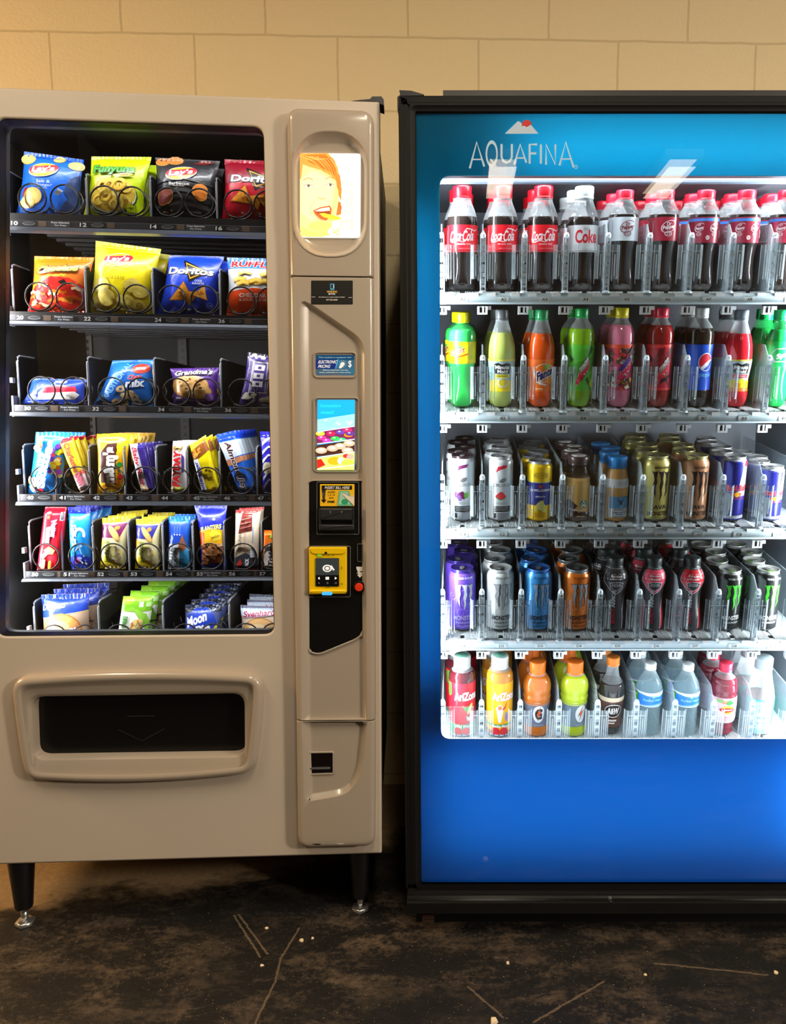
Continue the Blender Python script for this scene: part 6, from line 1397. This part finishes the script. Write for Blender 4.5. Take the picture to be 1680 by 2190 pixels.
def armor_art(c, t1, t2, grey=(58, 60, 64)):
    a = Art(); a.poly([(-1.6, 1.0), (-1.6, .62), (-1.1, .5), (-1.25, .2), (-1.25, 0), (1.3, 0), (1.25, .3), (1.35, .5), (1.6, .66), (1.6, 1)], grey); a.poly([(.62, 0), (.7, .3), (1.25, .55), (1.7, .72), (1.7, 0)], c); a.line([(.62, 0), (.68, .3), (1.1, .56)], .05, (235, 235, 238)); a.poly([(-.75, 0), (-.8, .35), (-1.25, .6), (-1.7, .74), (-1.7, 0)], c); a.line([(-.75, 0), (-.8, .35), (-1.2, .58)], .05, (235, 235, 238))
    p = [(-1.0, .99), (-1.05, .82), (-.5, .67), (-.0, .6), (.5, .67), (1.0, .82), (.95, .99)]; a.poly([(x * 1.06, y - .012) for x, y in p], (236, 236, 240)); a.poly(p, c); a.poly([(-.55, .79), (0, .815), (.55, .79), (.5, .7), (0, .64), (-.5, .7)], (236, 236, 240)); a.poly([(-.5, .782), (0, .805), (.5, .782), (.45, .705), (0, .65), (-.45, .705)], (50, 52, 56)); a.text('SUPERIOR', 0, .765, .7, .02, (235, 235, 235), bold=.02); a.text('HYDRATION', 0, .738, .8, .02, (235, 235, 235), bold=.02)
    a.text(t1, 0, .90, .9, .035, (250, 246, 246), 0, 0, .04); a.text(t2, 0, .857, .7, .035, (250, 246, 246), 0, 0, .04); a.text('BODY', -.2, .24, .26, .36, (200, 36, 70), 90, 0, .04) ; a.text('ARMOR', -.2, .52, .3, .36, (240, 240, 244), 90, 0, .04); return a
def ariz_art(c, name, fr):
    a = Art(); a.otext('AriZona', .35, .76, 1.9, .16, (250, 250, 250), (120, 20, 30) if name != 'Mango' else (226, 120, 20), 0, .1, .05, .04)
    if name == 'Mango': a.poly([(-.3, .55), (.0, .62), (.3, .55), (.1, .3), (.0, .26), (-.12, .3)], (226, 236, 246)); a.ell(0, .55, .16, .04, (220, 120, 60)); a.line([(.2, .52), (.4, .56), (.5, .64)], .04, (206, 40, 40)); a.ell(.5, .38, .12, .09, (120, 160, 220), -15); a.ell(.5, .37, .07, .06, (170, 110, 200), -15)
    else: a.poly([(.0, .6), (.3, .55), (.8, .62), (.9, .5), (.5, .44), (.2, .5)], (90, 170, 60)); a.ell(.6, .52, .24, .06, (250, 220, 120), 20); a.poly([(.3, .4), (.5, .36), (.7, .42), (.6, .3), (.4, .3)], (250, 250, 246)); a.poly([(-1.3, .98), (-.9, .98), (-.85, .78), (-1.1, .72), (-1.3, .76)], (70, 160, 50))
    ban(a, .05, .24, (60, 150, 80)) if name != 'Mango' else ban(a, .2, .24, (60, 150, 80)); a.text('Wild Water' if name != 'Mango' else 'Mucho Mango', .1, .2, 1.4, .07, (250, 250, 250), 0, 0, .03)
    a.ell(-.3, .11, .3, .07, (206, 30, 44)); a.ell(.3, .11, .3, .07, (226, 40, 50)); ban(a, 0, .05, (236, 240, 250)); [a.rect(-1.5 + .2 * k, -1.4 + .2 * k, .0 + .025 * (k % 2), .025 + .025 * (k % 2), (40, 60, 150)) for k in range(16)]; return a
def gat_art(x):
    a = Art(); a.ell(x, .55, .48, .38, (240, 242, 246), 0, 28); a.text('G', x, .54, .62, .5, (40, 44, 54), 0, 0, .05) if x < .3 else None; a.poly([(x + .12, .9), (x - .26, .42), (x - .02, .5), (x - .12, .2), (x + .28, .7), (x + .04, .62)], (30, 30, 36)); a.poly([(x + .1, .86), (x - .2, .46), (x, .53), (x - .07, .28), (x + .22, .66), (x + .02, .6)], (240, 90, 30)); a.text('THIRST QUENCHER', x, .06, .8, .05, (200, 206, 220)); return a
def rb_art():
    a = Art(); ban(a, .86, 1, (226, 206, 176)); a.ell(.05, .55, .85, .27, (60, 34, 26)); a.ell(.05, .55, .75, .23, (240, 236, 230)); a.ell(.05, .55, .7, .2, (40, 24, 20)); a.otext('A&W', .03, .55, 1.0, .22, (246, 240, 232), (40, 24, 20), 0, .1, .06, .03); [a.rect(-1.4 + .2 * k, -1.38 + .2 * k, .0, .86, (70, 42, 32)) for k in range(15)]; a.rect(-.3, .35, .2, .26, (236, 226, 214)); a.rect(-.3, .2, .12, .16, (236, 226, 214)); return a
def water_art(): a = Art(); ban(a, 0, .06, (226, 240, 250)); ban(a, .8, 1, (236, 246, 250)); a.poly([(-1.6, .8), (-.8, .88), (0, .74), (.8, .68), (1.6, .8), (1.6, .3), (.6, .2), (-.8, .1), (-1.6, .2)], (36, 130, 220)); a.text('Purified Water', .15, .48, 1.5, .16, (160, 214, 250), 0, 0, .02); a.ell(.15, .7, .1, .06, (150, 210, 250)); a.rect(-1.5, -1.05, .15, .9, (60, 150, 60), 3); a.rect(-1.4, -1.15, .6, .75, (190, 226, 120)); return a
def lip_art(): a = Art(); a.scatter((-1.1, 1.1, .5, .95), 16, .2, [(236, 160, 170), (120, 190, 110), (250, 236, 236), (210, 150, 90)], 4, .35); a.poly([(-.1, .78), (.2, .95), (.5, .8), (.2, .74)], (60, 160, 80)); a.ell(.08, .55, .48, .16, (252, 220, 40), 0, 26); a.poly([(-.5, .58), (.0, .64), (.6, .58), (.56, .48), (0, .44), (-.46, .5)], (206, 30, 40)); a.text('Lipton', .06, .54, .8, .07, (250, 246, 240), 0, 0, .04); a.text('ICED TEA', .1, .26, .7, .05, (226, 90, 130), 0, 0, .03); a.text('strawberry', .1, .17, .8, .05, (226, 90, 130)); return a
def peak_art(): a = Art(); a.rect(-.6, .75, .15, 1, (196, 226, 226), 6); ban(a, .94, 1, (90, 190, 190)); a.text('GOLD', .1, .84, .95, .13, (80, 120, 126)); a.text('PEAK', .1, .66, .95, .13, (80, 120, 126)); a.rect(-.5, .65, .44, .5, (60, 150, 160), 4); a.rect(-.5, .65, .3, .34, (60, 120, 130), 4); a.ring(-.25, .22, .3, .07, .2, (60, 120, 130)); a.poly([(.8, .2), (1.1, .2), (1.3, .9), (.8, .96)], (60, 170, 90)); return a

RED, DGY = (216, 26, 40), (40, 30, 28)
COLA, GR = (38, 30, 27), 'drinks on the {} shelf'
def B(r, c, n, desc, cat, kind, ytop, Rr, liq, lev, lab, lc, art, cap, capr, name='drink_bottle', **k):
    H_ = h_for(r, c, ytop); yaw = k.pop('yaw', 0.)
    parts, _ = mk_bottle(kind, H_, Rr, liq, lev, lab, lc, art, cap, capr, **k)
    lane = f'lane {r}{c + 1}' if r != 'E' else 'bottom shelf lane'
    place_drink(name, parts, r, c, n, ('%s, {} in %s' % (desc, lane) if r != 'E' else desc + ', {} on bottom shelf'), cat, f'drinks on shelf {r}' if r != 'E' else 'drinks on the bottom shelf', rad=Rr, yaw=yaw, zig=max(.001, min(.0095, .0435 - Rr)))
def K(r, c, n, desc, kind, ytop, Rr, base, art, lid=(190, 192, 195), name='drink_can', **k):
    H_ = h_for(r, c, ytop, .072); parts, _ = mk_can(kind, H_, Rr, base, art, lid, **k)
    place_drink(name, parts, r, c, n, '%s, {} of lane %s%d' % (desc, r, c + 1), 'can', f'drinks on shelf {r}', rad=Rr, s0=.072, zig=max(.002, min(.0105, .0435 - Rr)))
ca, cd = cola_art(), cola_art(True)
WC = (214, 226, 228)
for c in range(3): B('A', c, 4, 'cola bottle with red cap and red label', 'bottle', 'coke', 398, .0345, COLA, .71, (.375, .63), RED, ca, (210, 16, 34), .60)
B('A', 3, 4, 'diet cola bottle with white cap and silver label', 'bottle', 'coke', 399, .0345, COLA, .71, (.375, .63), (206, 212, 216), cd, WC, .60)
pa = pepper_art((120, 24, 44), (226, 234, 240), sub='Diet'); pb = pepper_art((240, 234, 236), (150, 30, 50)); pc2 = pepper_art((236, 228, 230), (130, 30, 50), True)
B('A', 4, 5, 'diet soda bottle with pink cap and pale label', 'bottle', 'pepper', 407, .0335, COLA, .76, (.5, .73), (214, 226, 234), pa, (222, 30, 56), .58)
B('A', 5, 5, 'soda bottle with pink cap and maroon label', 'bottle', 'pepper', 407, .0335, COLA, .76, (.5, .73), (156, 34, 54), pb, (222, 30, 56), .58)
for c in (6, 7, 8): B('A', c, 5, 'soda bottle with blue-banded maroon label', 'bottle', 'pepper', 407, .0335, COLA, .76, (.48, .73), (146, 38, 58), pc2, (222, 30, 56), .58)
B('B', 0, 3, 'green citrus soda bottle with yellow cap and label', 'bottle', 'squirt', 668, .0315, (50, 190, 86), .83, (.47, .70), (240, 226, 14), squirt_art(), (236, 226, 10), .48, neckcol=(60, 190, 100))
B('B', 1, 3, 'pale lemonade bottle with grey cap', 'bottle', 'slope', 662, .0315, (186, 200, 104), .77, (.17, .5), (176, 206, 214), mm_art(True), (96, 100, 106), .48)
B('B', 2, 3, 'orange soda bottle with green cap', 'bottle', 'slope', 662, .0315, (232, 86, 18), .76, (.17, .5), (244, 112, 26), fanta_art(), (40, 160, 96), .48)
def g_dew(a): a.poly([(-1.5, .2), (1.5, .5), (1.5, .8), (-1.5, .5)], (60, 150, 40)); a.poly([(-1.5, .6), (0, .9), (1.5, .95), (1.5, 1), (-1.5, 1)], (90, 200, 50)); a.poly([(.5, .1), (1.4, .0), (1.4, .4)], (206, 230, 60))
B('B', 3, 3, 'yellow-green soda bottle with bright green cap', 'bottle', 'pepsi', 659, .0315, (134, 188, 30), .80, (.18, .64), (84, 186, 44), dew_art(0, (240, 246, 236), (214, 32, 50), (16, 60, 30), g_dew), (16, 176, 84), .48)
def g_pink(a): a.scatter((-1.4, 1.4, .6, .95), 40, .18, [(240, 240, 236), (240, 120, 40), (90, 70, 60), (236, 60, 60), (190, 200, 210)], 3, .3, .4); a.rect(-F3, F3, .92, 1, (240, 90, 60), 20); a.scatter((-1.3, 1.3, .02, .25), 30, .14, [(250, 200, 60), (240, 110, 60), (120, 60, 60), (240, 236, 226)], 6, .3, .4); a.text('SPARK', .2, .2, .9, .06, (20, 20, 24), 10, .2, .04)
B('B', 4, 3, 'pink soda bottle with yellow cap', 'bottle', 'pepsi', 658, .0315, (226, 128, 160), .83, (.18, .64), (214, 70, 110), dew_art(0, (90, 60, 170), (220, 36, 80), (30, 30, 40), g_pink), (240, 222, 20), .48)
def g_red(a): ban(a, .93, 1, (236, 60, 60)); ban(a, .0, .05, (236, 60, 60)); a.poly([(-1.2, .2), (-.3, .9), (.2, .95), (-.6, .1)], (120, 24, 34)); a.text('CODE RED', .2, .74, 1.4, .16, (160, 40, 50), 10, .3, .04); a.poly([(-.2, .2), (.8, .36), (.9, .3), (-.1, .14)], (40, 16, 20))
B('B', 5, 3, 'dark red soda bottle with pink-red cap', 'bottle', 'pepsi', 658, .0315, (150, 30, 30), .83, (.18, .64), (196, 30, 48), dew_art(0, (240, 236, 236), (226, 40, 60), (80, 12, 24), g_red), (226, 42, 76), .48)
B('B', 6, 3, 'cola bottle with white cap and royal blue label', 'bottle', 'pepsi', 658, .0315, (40, 32, 26), .80, (.18, .64), (22, 82, 206), pepsi_art(), (222, 232, 234), .48)
B('B', 7, 3, 'red fruit punch bottle with grey cap', 'bottle', 'slope', 662, .0315, (214, 30, 46), .76, (.17, .5), (200, 214, 226), mm_art(False), (116, 126, 140), .48)
B('B', 8, 3, 'green lemon-lime soda bottle with green cap', 'bottle', 'slope', 662, .0315, (24, 168, 70), .8, (.42, .68), (26, 186, 84), sprite_art(), (20, 190, 100), .48, neckcol=(40, 180, 90))
K('C', 0, 5, 'slim white can with purple mark and dark lid', 'slim', 972, .0285, (214, 220, 222), celsius_art((96, 34, 80), f_grape), (50, 34, 40))
K('C', 1, 5, 'slim white can with red mark and watermelon', 'slim', 974, .0285, (214, 220, 222), celsius_art((206, 40, 60), f_melon))
K('C', 2, 5, 'yellow and navy lemon soda can', 'slim', 984, .0295, (248, 206, 14), pelle_art())
B('C', 3, 4, 'bottled coffee drink with dark striped cap', 'bottle', 'frapp', 974, .0300, (222, 176, 96), .68, (.0, .60), (222, 176, 96), frapp_art(), (70, 52, 50), .80, name='coffee_bottle', twoc=(236, 236, 232), neckcol=(70, 54, 48))
B('C', 4, 4, 'iced latte bottle with bright blue cap', 'bottle', 'latte', 975, .0285, (214, 160, 84), .82, (.06, .82), (216, 162, 88), latte_art(), (26, 138, 216), .80, name='coffee_bottle')
K('C', 5, 5, 'tall pale yellow coffee energy can', 'can', 972, .0325, (216, 202, 110), java_art('MEAN BEAN'), (186, 180, 120), hole=(30, 24, 10))
K('C', 6, 5, 'tall copper brown coffee energy can', 'can', 972, .0325, (186, 132, 92), java_art('SALTED CARAMEL'), (186, 176, 120), hole=(30, 24, 10))
K('C', 7, 5, 'silver and dark blue energy can with red top band', 'slim', 974, .0290, (190, 196, 206), bull_art(True))
K('C', 8, 4, 'shorter silver and blue energy can', 'slim', 995, .0280, (190, 196, 206), bull_art(False))
SLV, EDG = (206, 212, 218), (30, 30, 40)
K('D', 0, 4, 'purple energy can with silver claw mark', 'can', 1212, .0325, (104, 72, 196), monster_art(SLV, (80, 50, 160), 'MONSTER', (190, 176, 236), ('FANTASY RUBY RED',), deco=swirl((150, 126, 226))), (60, 46, 130))
K('D', 1, 4, 'silver white energy can with silver claw mark', 'can', 1212, .0325, (206, 214, 214), monster_art((170, 176, 180), EDG, 'MONSTER', (34, 36, 40), ('ZERO ULTRA',), topc=(110, 114, 118), deco=swirl((186, 194, 196))), (206, 210, 210))
K('D', 2, 4, 'sky blue energy can with silver claw mark', 'can', 1212, .0325, (60, 150, 222), monster_art((150, 176, 200), EDG, 'MONSTER', (24, 30, 50), ('ULTRA BLUE',), topc=(20, 70, 140), deco=swirl((120, 190, 240))), (60, 120, 206))
K('D', 3, 4, 'orange energy can with silver claw mark', 'can', 1212, .0325, (238, 124, 30), monster_art((176, 182, 190), EDG, 'MONSTER', (50, 26, 16), ('ULTRA SUNRISE',), topc=(150, 60, 10), deco=swirl((250, 176, 110))), (160, 164, 166))
for c, col_, t1, t2, d_ in ((4, (40, 42, 46), 'Blackout', 'Berry', 'black sports drink bottle with all black label'), (5, (232, 70, 96), 'Strawberry', 'Banana', 'black sports drink bottle with pink label'), (6, (214, 28, 44), 'Fruit', 'Punch', 'black sports drink bottle with red label')):
    B('D', c, 4, d_, 'bottle', 'armor', 1190, .0315, (70, 30, 36), .86, (.02, .86), (54, 56, 60), armor_art(col_, t1, t2), (52, 60, 60), .62)
for c in (7, 8): K('D', c, 4, 'black energy can with bright green claw mark', 'can', 1215, .0290 if c == 9 else .0315, (28, 30, 30), monster_art((70, 214, 50), None, 'MONSTER', (226, 230, 230), (), 'TAURINE + GINSENG', (200, 206, 206)), (176, 180, 176), hole=(70, 110, 30))
B('E', 0, 3, 'dark red juice bottle with white and mint cap', 'bottle', 'arizona', 1400, .0325, (74, 16, 26), .82, (.0, .70), (214, 24, 44), ariz_art(0, 'W', 0), (222, 232, 230), .62, twoc=(130, 206, 180))
B('E', 1, 3, 'orange mango drink bottle with white and mint cap', 'bottle', 'arizona', 1400, .0325, (196, 128, 40), .82, (.0, .70), (250, 180, 20), ariz_art(0, 'Mango', 0), (222, 232, 230), .62, twoc=(130, 206, 160))
B('E', 2, 3, 'orange sports drink bottle with orange cap', 'bottle', 'gatorade', 1412, .0345, (206, 110, 24), .82, (.14, .47), (110, 116, 136), gat_art(.1), (246, 120, 30), .56)
B('E', 3, 3, 'lime yellow sports drink bottle with orange cap', 'bottle', 'gatorade', 1412, .0345, (186, 204, 26), .82, (.14, .47), (120, 136, 150), gat_art(.5), (246, 120, 30), .56)
B('E', 4, 3, 'dark root beer bottle with orange cap and tan label', 'bottle', 'rootbeer', 1403, .0310, (32, 26, 22), .68, (.12, .52), (100, 64, 50), rb_art(), (226, 128, 40), .50)
B('E', 5, 3, 'clear water bottle in left of two water lanes', 'bottle', 'water', 1416, .0325, (200, 220, 226), .86, (.44, .64), (150, 200, 226), water_art(), (232, 242, 244), .42, name='water_bottle', clear_all=(176, 206, 214))
B('E', 6, 3, 'clear water bottle in right of two water lanes', 'bottle', 'water', 1418, .0325, (200, 220, 226), .86, (.44, .64), (150, 200, 226), water_art(), (232, 242, 244), .42, name='water_bottle', clear_all=(176, 206, 214))
B('E', 7, 3, 'dark pink iced tea bottle with pink cap', 'bottle', 'lipton', 1415, .0325, (120, 22, 44), .80, (.2, .56), (240, 206, 214), lip_art(), (232, 50, 84), .47)
B('E', 8, 3, 'clear tea bottle with pale cap and teal label', 'bottle', 'peak', 1404, .0330, (84, 70, 66), .50, (.04, .50), (96, 186, 190), peak_art(), (190, 212, 220), .62)
